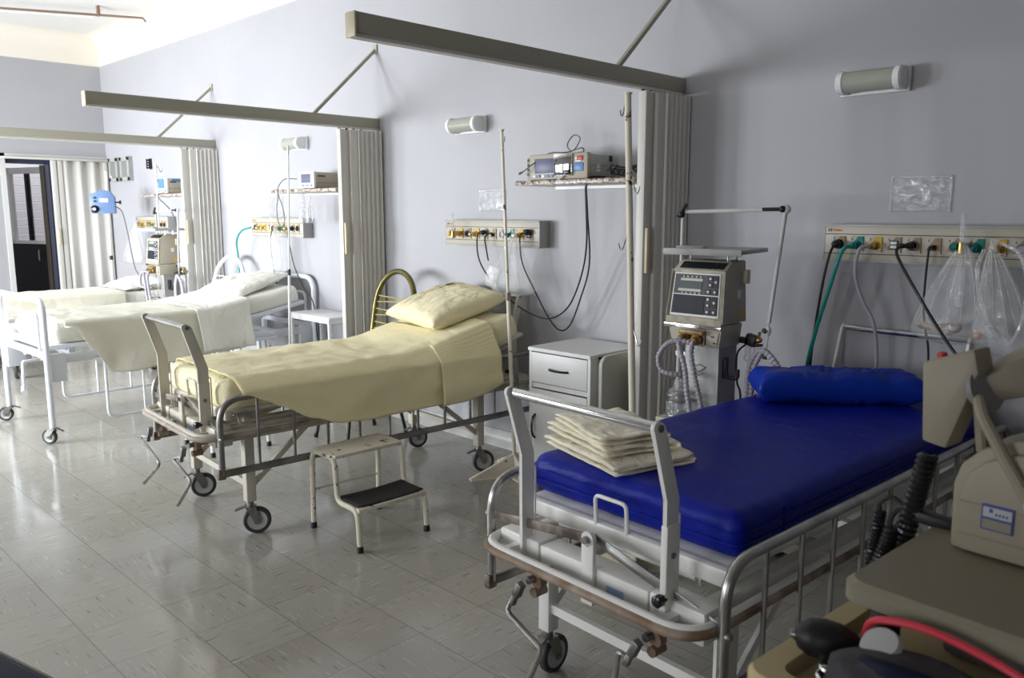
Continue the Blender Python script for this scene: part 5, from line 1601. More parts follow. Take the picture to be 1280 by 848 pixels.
# ------------------------------------------------------------------ drip stands
def drip_stand(label, base, top, paint, r=0.011, hooks=(), base_kind='fins', joint=None, rz=0.0):
    """Pole from base to top (world points); hooks: (height fraction, direction angle)."""
    t = thing('drip_stand', label, 'drip stand', (base[0], base[1], 0), 0, 'drip stands')
    T = V(top) - V((base[0], base[1], 0))
    b0 = V((0, 0, 0.05))
    m = MB()
    mid = b0.lerp(T, 0.52)
    m.cyl(b0, mid, r, 12); m.cyl(mid, T, r * (0.95 if joint is None else 0.75), 12)
    m.cyl(T, T + V((0, 0, 0.006)), r * 1.25, 12)
    po = m.build('pole', paint, t)
    if joint is not None:
        j = MB(); j.cyl(mid - V((0, 0, 0.025)), mid + V((0, 0, 0.02)), r * 1.35, 12); j.cyl(mid, mid + V((-0.03, -0.01, 0)), 0.005, 8)
        j.build('height_collar', joint, po)
    for f, a in hooks:
        p = b0.lerp(T, f); d = V((math.cos(a), math.sin(a), 0))
        h = MB(); h.tube(smooth_path([p, p + d * 0.02 + V((0, 0, 0.004)), p + d * 0.038 + V((0, 0, -0.018)), p + d * 0.052 + V((0, 0, -0.045)), p + d * 0.07 + V((0, 0, -0.048)), p + d * 0.082 + V((0, 0, -0.025))], 5), 0.0032, 7)
        h.build('hook', M_['steel'], po)
    if base_kind == 'fins':
        for k in range(4):
            a = rz + k * PI / 2; d = V((math.cos(a), math.sin(a), 0)); n = V((-d.y, d.x, 0))
            f = MB(); f.prism([n * 0.010, n * 0.010 + d * 0.27, n * 0.010 + d * 0.27 + V((0, 0, 0.012)), n * 0.010 + d * 0.02 + V((0, 0, 0.12)), n * 0.010 + V((0, 0, 0.12))], n * -0.02, 0.002)
            f.prism([n * 0.04 + d * 0.06, n * 0.022 + d * 0.27, n * -0.022 + d * 0.27, n * -0.04 + d * 0.06], (0, 0, 0.006))
            f.build('leg', paint, t)
    else:
        for k in range(5):
            a = rz + k * 2 * PI / 5; d = V((math.cos(a), math.sin(a), 0))
            f = MB(); f.tube(rounded([(0, 0, 0.10), d * 0.05 + V((0, 0, 0.10)), d * 0.25 + V((0, 0, 0.05))], 0.03), 0.010, 8)
            l = f.build('leg', paint, t)
            w = MB(); w.lathe([(0, -0.009), (0.021, -0.009), (0.023, -0.005), (0.023, 0.005), (0.021, 0.009), (0, 0.009)], d * 0.25 + V((0, 0, 0.023)), (-d.y, d.x, 0), 14); w.cyl(d * 0.25 + V((0, 0, 0.02)), d * 0.25 + V((0, 0, 0.055)), 0.007, 8)
            w.build('caster', M_['grey_rubber'], l)
    return t
drip_stand('tall cream drip stand with wire hooks in front of the nearest accordion curtain', (-1.94, 2.70), (-2.056, 2.74, 1.965), M_['rust_cream'], 0.0145, [(0.985, 2.6), (0.70, 2.8), (0.82, -0.4), (0.50, -0.4)], rz=0.6)
drip_stand('rusty cream drip stand on a sheet metal foot beside the head of the cream bed', (-3.165, 3.22), (-3.265, 3.22, 1.935), M_['rust_cream'], 0.012, [(0.992, 2.4), (0.992, -0.6)], joint=M_['dark_metal'], rz=4.3)
drip_stand('slim white drip stand with a double top hook beside the tubular bed', (-5.60, 3.20), (-5.475, 3.20, 1.965), M_['white_enamel'], 0.009, [(0.995, 2.6), (0.995, -0.5)], 'star', M_['black'])
drip_stand('slim white drip stand in front of the far shelf near the doorway', (-8.03, 3.25), (-7.99, 3.25, 1.94), M_['white_enamel'], 0.011, [(0.99, 2.0)], 'star', M_['steel'])
drip_stand('white drip stand carrying the blue infusion pump near the doorway', (-9.10, 3.16), (-9.14, 3.20, 1.905), M_['white_enamel'], 0.013, [(0.99, 1.0)], 'star', M_['black'])
t = thing('infusion_pump', 'blue infusion pump clamped to a white drip stand near the doorway', 'infusion pump', (-9.02, 3.10, 1.59), math.radians(62))
m = MB()
m.prism([(-0.11, -0.04, -0.115), (0.12, -0.04, -0.115), (0.12, -0.04, 0.05), (0.075, -0.04, 0.115), (0.0, -0.04, 0.125), (-0.11, -0.04, 0.08)], (0, 0.10, 0), 0.006)
m.build('case', M_['blue_case'], t)
m = MB(); m.mi = 0; m.box(-0.02, 0.06, -0.045, -0.038, 0.0, 0.04); m.mi = 1; m.box(-0.075, -0.05, -0.045, -0.038, 0.0, 0.02); m.box(-0.075, -0.05, -0.045, -0.038, 0.035, 0.055)
m.build('front_label', [M_['white_label'], M_['ink']], t, smooth=0)
m = MB(); m.mi = 1; m.lathe([(0.04, 0), (0.04, 0.006), (0.03, 0.01), (0, 0.01)], (-0.07, -0.040, -0.07), (0, -1, 0), 18); m.mi = 0; m.lathe([(0.015, 0), (0.015, 0.03), (0, 0.032)], (-0.07, -0.05, -0.07), (0, -1, 0), 14)
m.build('pump_rotor', [M_['white_label'], M_['black_gloss']], t)
m = MB(); m.cyl((0.12, 0.01, 0.0), (0.155, 0.01, 0.0), 0.008, 10); m.lathe([(0, 0), (0.02, 0.003), (0.02, 0.018), (0, 0.022)], (0.155, 0.01, 0.0), (1, 0, 0), 12)
m.build('clamp_knob', M_['black'], t)
cord('power_cord', 'dark cord drooping from the blue infusion pump', 'cord', [(-8.99, 3.18, 1.56), (-8.93, 3.25, 1.5), (-8.90, 3.28, 1.3), (-8.87, 3.30, 1.05), (-8.80, 3.30, 0.9), (-8.72, 3.32, 0.78), (-8.68, 3.35, 0.4), (-8.7, 3.4, 0.02)], 0.006, M_['grey_rubber'])

# ------------------------------------------------------------------ small things on the far end of the long wall
for k, (x0, x1) in enumerate(((-10.06, -9.80), (-9.72, -9.46))):
    t = thing('fuse_box', ('left one of the two small grey glass-fronted boxes high on the wall', 'right one of the two small grey glass-fronted boxes high on the wall')[k], 'fuse box', ((x0 + x1) / 2, WY, 1.965), 0, 'small boxes high on the wall')
    m = MB(); w2 = (x1 - x0) / 2
    m.box(-w2, w2, -0.05, -0.04, -0.13, -0.09, None, 0.002); m.box(-w2, w2, -0.05, -0.04, 0.09, 0.13, None, 0.002); m.box(-w2, -w2 + 0.05, -0.05, -0.04, -0.13, 0.13, None, 0.002); m.box(w2 - 0.05, w2, -0.05, -0.04, -0.13, 0.13, None, 0.002)
    m.box(-w2, w2, -0.042, 0, -0.13, 0.13)
    m.build('box_frame', M_['panel_end'], t)
    m = MB(); m.box(-w2 + 0.05, w2 - 0.05, -0.046, -0.040, -0.09, 0.09); m.build('glass_front', M_['glass_box'], t)
    for (sx, z) in ((-1, -0.112), (1, 0.112)):
        m = MB(); m.lathe([(0, 0), (0.017, 0), (0.017, 0.006), (0, 0.008)], (sx * (w2 - 0.025), -0.05, z), (0, -1, 0), 12)
        m.build('corner_knob', M_['black'], t)
m = MB(); m.box(-8.985, -8.935, WY - 0.02, WY, 1.94, 2.05, None, 0.003)
for k in range(4): m.lathe([(0.008, 0), (0.008, 0.02), (0.014, 0.022), (0.014, 0.03), (0, 0.032)], (-8.96, WY - 0.02, 1.955 + k * 0.026), (0, -1, 0), 10)
o = m.build('hook_rack', M_['black']); tag(o, 'small black rack of pegs on the wall above the far shelf', 'hook rack')
t = thing('ceiling_conduit', 'thin brown conduit with a white cable running under the ceiling', 'conduit', (0, 0, 0))
m = MB(); m.tube(rounded([(-9.75, 0.85, 3.375), (-8.475, 3.36, 3.365), (-8.45, 3.41, 3.365), (-8.44, 3.43, 3.33)], [0, 0.02, 0.02, 0]), 0.011, 10); m.build('pipe', M_['conduit'], t)
m = MB(); m.tube([(-9.70, 0.85, 3.345), (-8.62, 3.0, 3.335)], 0.008, 8); m.build('cable', M_['white_enamel'], t)
m = MB()
for u in (0.1, 0.5, 0.88):
    p = V((-9.75, 0.85, 3.375)).lerp(V((-8.475, 3.36, 3.365)), u); m.box(p.x - 0.02, p.x + 0.02, p.y - 0.012, p.y + 0.012, 3.355, ZT)
m.build('clip', M_['conduit'], t)

# ------------------------------------------------------------------ ventilators
def ribbed(pts, r0=0.0125, r1=0.0098, step=0.0045):
    P = smooth_path(pts, 14)
    out = [P[0]]; acc = 0
    for a, b in zip(P, P[1:]):
        L = (b - a).length
        while acc + L >= step:
            t = (step - acc) / L
            a = a.lerp(b, t); L = (b - a).length; acc = 0
            out.append(a)
        acc += L
    return out, [r0 if (k // 2) % 2 == 0 else r1 for k in range(len(out))]

def ventilator(label, loc, rz, group='ventilators on stands'):
    t = thing('ventilator', label, 'ventilator', loc, rz, group)
    # screen head: tapered box whose front leans back
    m = MB(); m.mi = 0
    bl, br, tl, tr = -0.148, 0.137, -0.125, 0.130
    prof = [(0.0, 1.022), (0.018, 1.248), (0.075, 1.288), (0.185, 1.290), (0.198, 1.024)]
    def side(x0, x1):
        out = []
        for (y, z) in prof:
            k = (z - 1.022) / 0.268
            out.append(V((x0 + (x1 - x0) * k, y, z)))
        return out
    Lp, Rp = side(bl, tl), side(br, tr)
    vsL = [m.bm.verts.new(p) for p in Lp]; vsR = [m.bm.verts.new(p) for p in Rp]
    fs = [m._f(vsL), m._f(list(reversed(vsR)))]
    for k in range(5):
        fs.append(m._f([vsL[k], vsR[k], vsR[(k + 1) % 5], vsL[(k + 1) % 5]]))
    es = list({e for f in fs for e in f.edges})
    bmesh.ops.bevel(m.bm, geom=es, offset=0.006, segments=2, profile=0.5, affect='EDGES')
    hd = m.build('screen_head', M_['beige_case'], t)
    # frame edges in a darker worn beige
    def fp(a, z, off=0.0):   # point on the front plane, a in -1..1
        k = (z - 1.022) / 0.268; y = (z - 1.022) / 0.226 * 0.018
        xl = bl + (tl - bl) * k; xr = br + (tr - br) * k
        return V((xl + (xr - xl) * (a + 1) / 2, y - off, z))
    m = MB()
    m.bar(fp(-0.97, 1.032, 0.003), fp(0.97, 1.032, 0.003), 0.010, 0.028); m.bar(fp(-0.97, 1.245, 0.002), fp(0.97, 1.245, 0.002), 0.008, 0.012)
    m.bar(fp(-0.96, 1.03, 0.002), fp(-0.96, 1.25, 0.002), 0.012, 0.010); m.bar(fp(0.955, 1.03, 0.002), fp(0.955, 1.25, 0.002), 0.014, 0.012)
    m.build('front_frame', M_['beige_dirty'], hd)
    def plate(mb, a0, a1, z0, z1, off):
        mb.prism([fp(a0, z0, off), fp(a1, z0, off), fp(a1, z1, off), fp(a0, z1, off)], (0, 0.004, 0))
    m = MB(); m.mi = 0; plate(m, -0.87, 0.84, 1.052, 1.236, 0.0045)
    m.mi = 1; plate(m, -0.83, 0.80, 1.146, 1.231, 0.006); plate(m, -0.83, 0.80, 1.060, 1.142, 0.006)
    panel = m.build('control_panel', [M_['white_label'], M_['panel_grey']], t)
    m = MB(); plate(m, -0.62, 0.20, 1.172, 1.201, 0.0085); m.build('display', M_['lcd'], panel)
    m = MB(); plate(m, -0.78, 0.33, 1.062, 1.140, 0.0085); m.build('lower_screen', M_['screen_dark'], panel)
    m = MB()
    m.mi = 1; plate(m, -0.60, 0.22, 1.203, 1.214, 0.0085); plate(m, -0.66, 0.18, 1.158, 1.169, 0.0085)
    m.mi = 0
    for k in range(5):
        for z in (1.221, 1.151):
            c = fp(-0.5 + k * 0.16, z, 0.0075); m.ell(c, (0.0045, 0.003, 0.0045), 8, 6)
    m.build('indicator', [M_['white_label'], M_['panel_cream']], panel)
    m = MB()
    for (a0, z0, z1) in ((0.42, 1.205, 1.228), (0.42, 1.178, 1.201), (0.36, 1.149, 1.172), (0.60, 1.149, 1.172), (0.62, 1.178, 1.228), (0.38, 1.118, 1.139), (0.38, 1.092, 1.114), (0.38, 1.063, 1.087), (0.60, 1.063, 1.087), (0.60, 1.092, 1.139)):
        m.mi = 0; plate(m, a0, a0 + 0.17, z0, z1, 0.0085)
        m.mi = 1; c = fp(a0 + 0.085, (z0 + z1) / 2, 0.009); m.ell(c, (0.0062, 0.003, 0.0062), 8, 6)
    m.build('button', [M_['ink'], M_['white_label']], panel)
    m = MB(); m.mi = 1
    for (a0, a1) in ((-0.80, 0.44), (0.48, 0.66), (0.70, 0.86)):
        A = []
        for (a, k) in ((a0, 0.2), (a1, 0.2), (a1, 0.8), (a0, 0.8)):
            y = 0.018 + 0.057 * k; z = 1.248 + 0.040 * k
            A.append(V((tl + (tr - tl) * (a + 1) / 2, y - 0.003, z + 0.003)))
        m.prism(A, (0, 0.002, -0.003))
    m.build('top_strip', [M_['ink'], M_['screen_dark']], hd)
    m = MB(); m.box(0.132, 0.1365, 0.135, 0.185, 1.045, 1.075); m.build('warning_sticker', M_['yellow_plate'], hd, label='yellow sticker')
    m = MB(); m.box(0.131, 0.1355, 0.115, 0.145, 1.13, 1.165); m.build('side_label', M_['white_label'], hd)
    m = MB(); m.box(0.124, 0.150, 0.16, 0.195, 1.19, 1.25, None, 0.005); m.build('side_knob', M_['ivory'], hd)
    # tray above
    m = MB(); Mt_ = Matrix.Translation((0.045, 0.08, 1.335)) @ Matrix.Rotation(math.radians(10), 4, 'Z')
    m.box(-0.17, 0.17, -0.17, 0.17, -0.010, 0.008, Mt_, 0.004); m.box(-0.17, 0.17, -0.172, -0.165, -0.016, 0.012, Mt_, 0.002)
    m.cbox((-0.04, 0.02, 1.347), (0.12, 0.06, 0.012), (0, 0, 0.3), 0.003)
    tr_ = m.build('tray', M_['grey_case'], t)
    for (x, y) in ((-0.09, 0.10), (0.10, 0.16), (0.10, 0.09)):
        m = MB(); m.cyl((x, y, 1.28), (x, y, 1.33), 0.006, 8); m.build('tray_post', M_['chrome'], tr_)
    # chrome lip and breathing module
    m = MB(); m.box(-0.150, 0.134, -0.012, 0.004, 0.998, 1.018, None, 0.004); m.build('lip', M_['chrome'], t)
    m = MB(); m.prism([(-0.135, 0.0, 1.02), (0.135, 0.0, 1.02), (0.120, 0.004, 0.922), (-0.115, 0.004, 0.922)], (0, 0.17, 0), 0.005)
    mo = m.build('breathing_module', M_['beige_case'], t)
    m = MB(); m.mi = 0; m.prism([(-0.125, -0.003, 0.99), (0.12, -0.003, 0.99), (0.11, -0.002, 0.935), (-0.11, -0.002, 0.935)], (0, 0.004, 0))
    m.mi = 1; m.box(0.055, 0.060, -0.006, 0.0, 0.932, 0.992); m.box(0.085, 0.10, -0.005, 0, 0.968, 0.974); m.lathe([(0, 0), (0.004, 0), (0.004, 0.004), (0, 0.004)], (0.10, -0.002, 0.945), (0, -1, 0), 8)
    m.build('module_face', [M_['beige_case'], M_['ink']], mo)
    m = MB()
    for (x, z, r) in ((-0.035, 0.968, 0.022), (0.025, 0.958, 0.024)):
        m.lathe([(r, 0), (r, 0.025), (r * 0.75, 0.03), (r * 0.75, 0.05), (r * 0.6, 0.055), (0, 0.055)], (x, 0.0, z), (0, -1, -0.2), 16)
    m.cbox((0.0, -0.02, 0.985), (0.12, 0.03, 0.02), (0, 0, 0), 0.005)
    m.build('valve', M_['duct_amber'], mo)
    # pedestal
    m = MB(); m.box(-0.075, 0.09, 0.05, 0.20, 0.20, 0.925, None, 0.006); m.box(0.088, 0.094, 0.05, 0.20, 0.20, 0.925)
    pe = m.build('pedestal', M_['grey_case'], t)
    m = MB()
    m.tube([(-0.03, 0.047, 0.82), (0.0, 0.047, 0.80), (0.035, 0.047, 0.825)], 0.0015, 5); m.tube([(-0.03, 0.047, 0.82), (0.0, 0.047, 0.835), (0.035, 0.047, 0.825)], 0.0012, 5)
    m.tube([(-0.02, 0.047, 0.80), (0.0, 0.047, 0.785), (0.02, 0.047, 0.80)], 0.0012, 5)
    m.build('drawn_emblem', M_['ink'], pe)
    m = MB(); m.tube(rounded([(0.092, 0.10, 0.86), (0.105, 0.10, 0.86), (0.105, 0.10, 0.785), (0.16, 0.10, 0.785), (0.16, 0.10, 0.825)], 0.012), 0.009, 8); m.box(0.093, 0.108, 0.085, 0.115, 0.78, 0.87, None, 0.003)
    m.build('cord_hook', M_['black'], pe)
    m = MB(); m.box(-0.20, 0.20, -0.04, 0.28, 0.15, 0.20, None, 0.01); m.build('base', M_['grey_case'], t)
    for (sx, sy) in ((-1, -1), (1, -1), (-1, 1), (1, 1)):
        caster(t, sx * 0.165, 0.11 + sy * 0.12, 0.05, 0.5 * sx * sy, 0.13)
    m = MB(); m.box(-0.135, 0.015, -0.08, 0.052, 0.555, 0.60, None, 0.006); m.build('humidifier_base', M_['beige_case'], t)
    m = MB(); m.lathe([(0.052, 0), (0.055, 0.01), (0.055, 0.07), (0.04, 0.085), (0.04, 0.10), (0.045, 0.105), (0.045, 0.12), (0.025, 0.135), (0.02, 0.17), (0, 0.172)], (-0.055, -0.02, 0.60), (0, 0, 1), 20); ju = m.build('humidifier_jar', M_['bottle'], t)
    for z in (0.612, 0.672, 0.704):
        m = MB(); m.lathe([(0.050, 0), (0.0565, 0.0), (0.0565, 0.006), (0.050, 0.006)], (-0.055, -0.02, z), (0, 0, 1), 20)
        m.build('jar_ring', M_['steel'], ju)
    for pts in ([(0.03, -0.05, 0.945), (-0.045, -0.075, 0.948), (-0.09, -0.08, 0.925), (-0.125, -0.08, 0.87), (-0.11, -0.08, 0.815), (-0.06, -0.07, 0.80), (-0.01, -0.02, 0.80)],
                [(-0.035, -0.055, 0.955), (-0.02, -0.085, 0.93), (0.015, -0.09, 0.84), (0.03, -0.09, 0.74), (0.045, -0.08, 0.62), (0.03, -0.06, 0.5), (0.0, 0.0, 0.42)],
                [(0.03, -0.06, 0.945), (0.035, -0.075, 0.90), (0.055, -0.08, 0.82), (0.09, -0.08, 0.70), (0.11, -0.07, 0.58), (0.09, -0.04, 0.48)]):
        P_, R_ = ribbed(pts); m = MB(); m.tube(P_, R_, 9); m.build('breathing_hose', M_['lilac_hose'], t)
    # support arm
    m = MB(); m.cyl((-0.15, 0.115, 0.25), (-0.15, 0.115, 1.475), 0.009, 10); ar = m.build('arm_post', M_['grey_enamel'], t)
    m = MB(); m.box(-0.16, 0.0, 0.105, 0.125, 0.26, 0.28); m.box(-0.16, 0.0, 0.105, 0.125, 0.85, 0.87); m.build('post_bracket', M_['dull_steel'], ar)
    m = MB(); m.cyl((-0.15, 0.115, 1.497), (0.335, 0.115, 1.507), 0.0085, 10); m.cyl((0.335, 0.115, 1.507), (0.285, 0.115, 1.04), 0.0085, 10)
    m.ell((0.338, 0.115, 1.507), (0.018, 0.014, 0.018), 12, 8); m.cyl((-0.15, 0.115, 1.47), (-0.15, 0.115, 1.50), 0.013, 10); m.ell((0.283, 0.115, 1.005), (0.014, 0.010, 0.022), 12, 8); m.cyl((0.284, 0.115, 1.04), (0.280, 0.115, 0.93), 0.004, 8)
    m.build('arm', M_['grey_enamel'], ar)
    m = MB(); m.cyl((-0.165, 0.10, 1.475), (-0.125, 0.10, 1.53), 0.009, 8); m.ell((-0.152, 0.105, 1.485), (0.017, 0.016, 0.016), 10, 8); m.build('clamp', M_['black'], ar); m = MB(); m.cyl((0.24, 0.103, 1.507), (0.325, 0.103, 1.508), 0.0075, 8); m.ell((0.325, 0.103, 1.508), (0.014, 0.014, 0.014), 10, 8); m.build('clamp', M_['black'], ar); m = MB()
    m.cbox((0.272, 0.105, 1.005), (0.02, 0.02, 0.016), (0, 0.5, 0), 0.003); m.build('clamp', M_['black'], ar); m = MB(); m.cbox((0.280, 0.11, 0.905), (0.02, 0.025, 0.04), (0, 0, 0), 0.004); m.cyl((0.27, 0.10, 0.945), (0.24, 0.09, 0.94), 0.006, 8)
    m.build('clamp', M_['black'], ar)
    for dx in (0.0, 0.022):
        P_, R_ = ribbed([(0.20 + dx, 0.10, 0.45), (0.205 + dx, 0.10, 0.70), (0.21 + dx, 0.10, 0.83), (0.235 + dx, 0.105, 0.90), (0.270 + dx * 0.3, 0.10, 0.922), (0.305 + dx * 0.6, 0.105, 0.89), (0.33 + dx, 0.11, 0.82), (0.335 + dx, 0.11, 0.65), (0.33 + dx, 0.11, 0.45)])
        m = MB(); m.tube(P_, R_, 9); m.build('breathing_hose', M_['lilac_hose'], ar)
    # supply filters behind
    m = MB(); m.mi = 0
    for k, x in enumerate((0.155, 0.195)):
        m.lathe([(0.008, 0.06), (0.013, 0.05), (0.013, 0.02), (0.018, 0.01), (0.018, -0.005), (0, -0.018)], (x, 0.19, 0.86), (0, 0, 1), 12)
    m.mi = 1; m.cbox((0.17, 0.19, 0.945), (0.05, 0.04, 0.05), (0, 0.3, 0), 0.006); m.box(0.10, 0.16, 0.17, 0.2, 0.93, 0.955); m.mi = 2; m.ell((0.205, 0.185, 0.95), (0.018, 0.016, 0.014), 10, 8); m.cyl((0.20, 0.185, 0.93), (0.21, 0.185, 0.985), 0.006, 8)
    m.build('supply_fitting', [M_['bottle'], M_['black'], M_['brass']], t)
    m = MB(); m.tube(smooth_path([(0.15, 0.19, 0.93), (0.115, 0.17, 0.88), (0.125, 0.16, 0.76), (0.15, 0.15, 0.70), (0.155, 0.15, 0.5), (0.1, 0.2, 0.22)], 6), 0.0045, 7); m.build('mains_lead', M_['black'], t)
    return t
vt = ventilator('beige ventilator on a grey pedestal between the accordion curtain and the blue bed', (-1.895, 3.035, 0), 0)
v2 = copy_tree(vt)
v2['label'] = 'far ventilator standing beyond the tubular bed, in front of the far panel'
v2.location = (-7.66, 3.035, -0.0)

# ------------------------------------------------------------------ cart in the near right corner
CR = math.radians(-4.5)
CO = (-0.535, 1.005, 0.0)
CM = Matrix.Translation(CO) @ Matrix.Rotation(CR, 4, 'Z')
t = thing('supply_cart', 'tan plastic cart with a raised rim in the near right corner', 'cart', CO, CR)
W_, D_ = 0.78, 0.62
def rect(x0, x1, y0, y1, r, n=5):
    P = []
    for (cx, cy, a0) in ((x1 - r, y1 - r, 0), (x0 + r, y1 - r, 90), (x0 + r, y0 + r, 180), (x1 - r, y0 + r, 270)):
        for k in range(n + 1):
            a = math.radians(a0 + 90 * k / n); P.append((cx + r * math.cos(a), cy + r * math.sin(a)))
    return P
m = MB()
O_ = [rect(0.0, W_, 0.0, D_, 0.035), rect(0.0, W_, 0, D_, 0.035), rect(0.006, W_ - 0.006, 0.006, D_ - 0.006, 0.03), rect(0.04, W_ - 0.04, 0.04, D_ - 0.04, 0.025), rect(0.05, W_ - 0.05, 0.05, D_ - 0.05, 0.02)]
Z_ = [0.80, 0.842, 0.85, 0.848, 0.828]
rings = [[m.bm.verts.new((x, y, z)) for x, y in P] for P, z in zip(O_, Z_)]
for A, B_ in zip(rings, rings[1:]):
    for k in range(len(A)): m._f([A[k], A[(k + 1) % len(A)], B_[(k + 1) % len(A)], B_[k]])
m._f(rings[-1]); m._f(list(reversed(rings[0])))
top_ = m.build('tray_top', M_['cart_tan'], t, smooth=50)
m = MB(); m.lathe([(0, 0), (0.006, 0), (0.005, 0.003), (0, 0.004)], (0.035, -0.0, 0.825), (0, -1, 0), 10); m.lathe([(0, 0), (0.006, 0), (0.005, 0.003), (0, 0.004)], (0.6, -0.0, 0.825), (0, -1, 0), 10)
m.build('screw', M_['steel'], top_)
m = MB(); m.box(0.03, W_ - 0.03, 0.03, D_ - 0.03, 0.14, 0.80, None, 0.008); m.build('body', M_['slab'], t)
for k, (z0, z1) in enumerate(((0.66, 0.79), (0.50, 0.65), (0.34, 0.49), (0.16, 0.33))):
    m = MB(); m.box(0.045, W_ - 0.045, 0.012, 0.034, z0, z1, None, 0.005); d_ = m.build('drawer', M_['cart_tan'], t)
    m = MB(); m.tube(rounded([(0.3, 0.012, (z0 + z1) / 2), (0.3, -0.012, (z0 + z1) / 2), (0.48, -0.012, (z0 + z1) / 2), (0.48, 0.012, (z0 + z1) / 2)], 0.01), 0.005, 8); m.build('handle', M_['steel'], d_)
for (x, y) in ((0.08, 0.08), (W_ - 0.08, 0.08), (0.08, D_ - 0.08), (W_ - 0.08, D_ - 0.08)): caster(t, x, y, 0.055, 0.6, 0.135)

# defibrillator standing on the cart
t = thing('defibrillator', 'beige defibrillator with a carrying arm standing on the tan cart', 'defibrillator', CO, CR)
m = MB()
P0 = rect(0.055, 0.62, 0.175, 0.56, 0.03)
ringz = [(0.915, 0.010), (0.921, 0.0), (0.945, 0.0), (0.953, 0.008)]
rings = []
for z, ins in ringz:
    rings.append([m.bm.verts.new((x, y, z)) for x, y in rect(0.055 + ins, 0.62 - ins, 0.175 + ins, 0.56 - ins, 0.03)])
for A, B_ in zip(rings, rings[1:]):
    for k in range(len(A)): m._f([A[k], A[(k + 1) % len(A)], B_[(k + 1) % len(A)], B_[k]])
m._f(rings[-1]); m._f(list(reversed(rings[0])))
m.build('base_slab', M_['slab'], t)
m = MB(); m.box(0.16, 0.58, 0.30, 0.54, 0.83, 0.918, None, 0.01); m.build('under_unit', M_['grey_rubber'], t)
for (x, y) in ((0.10, 0.24), (0.10, 0.52), (0.58, 0.24), (0.58, 0.52)):
    m = MB(); m.lathe([(0.022, 0), (0.022, 0.08), (0.018, 0.086)], (x, y, 0.829), (0, 0, 1), 14)
    m.build('foot', M_['black'], t)
poly = [(0.115, 0.953), (0.112, 1.06), (0.122, 1.095), (0.150, 1.125), (0.20, 1.15), (0.27, 1.165), (0.55, 1.165), (0.555, 0.953)]
m = MB(); m.prism([(x, 0.425, z) for x, z in poly], (0, 0.125, 0), 0.006); case = m.build('case', M_['defib'], t)
poly2 = [(0.132, 0.957), (0.129, 1.055), (0.138, 1.085), (0.162, 1.110), (0.205, 1.13), (0.27, 1.145), (0.54, 1.145), (0.545, 0.957)]
m = MB(); m.prism([(x, 0.412, z) for x, z in poly2], (0, 0.016, 0), 0.005); m.build('front_shell', M_['defib'], case)
m = MB(); m.box(0.13, 0.545, 0.4105, 0.413, 1.038, 1.040); m.box(0.13, 0.545, 0.4105, 0.413, 0.985, 0.987); m.build('shell_seam', M_['slab'], case)
m = MB(); m.mi = 0; m.box(0.163, 0.210, 0.4095, 0.4125, 1.002, 1.044, None, 0.002)
m.mi = 1; m.box(0.166, 0.207, 0.4085, 0.4125, 1.024, 1.040); m.mi = 2; m.box(0.166, 0.207, 0.4085, 0.4125, 1.005, 1.020)
m.mi = 0
m.box(0.175, 0.180, 0.408, 0.4125, 1.032, 1.038)
for k in range(4): m.box(0.184 + k * 0.005, 0.187 + k * 0.005, 0.408, 0.4125, 1.028, 1.032)
m.build('rating_label', [M_['blue_ink'], M_['grey_label'], M_['slab']], case, smooth=0, label='small label with a blue border')
m = MB(); m.tube(rounded([(0.235, 0.405, 1.055), (0.195, 0.405, 1.115), (0.150, 0.412, 1.185), (0.135, 0.44, 1.205), (0.125, 0.47, 1.19), (0.135, 0.475, 1.11)], [0, 0.01, 0.03, 0.03, 0.02, 0]), 0.0095, 10)
arm_ = m.build('carrying_arm', M_['defib'], t)
m = MB(); m.lathe([(0, 0), (0.010, 0), (0.008, 0.004), (0, 0.005)], (0.233, 0.397, 1.057), (0, -1, 0), 12); m.build('screw', M_['steel'], arm_)

def paddle(label, org, rot, face=True):
    o_ = thing('defibrillator_paddle', label, 'paddle', org, 0, None)
    o_.rotation_euler = rot
    m = MB(); m.prism([(-0.045, -0.03, -0.075), (-0.005, -0.03, -0.085), (0.050, -0.03, 0.045), (0.045, -0.03, 0.085), (-0.040, -0.03, 0.060)], (0, 0.06, 0), 0.006); m.build('grip_case', M_['defib'], o_)
    m = MB(); m.lathe([(0.0, 0), (0.036, 0), (0.038, 0.004), (0.038, 0.012), (0, 0.012)], (0.042, -0.004, 0.015), (1, -0.25, 0.28), 20); m.build('contact_face', M_['grey_pad'], o_)
    m = MB(); m.lathe([(0, 0), (0.008, 0), (0.008, 0.008), (0, 0.01)], (-0.02, 0.0, 0.066), (0, 0, 1), 10); m.build('discharge_button', M_['red'], o_)
    return o_
paddle('left beige paddle tilted on top of the defibrillator', (-0.412, 1.475, 1.192), (0, math.radians(-6), math.radians(-8)))
paddle('right beige paddle on top of the defibrillator, cut by the frame edge', (-0.315, 1.530, 1.235), (0, math.radians(55), math.radians(30)))

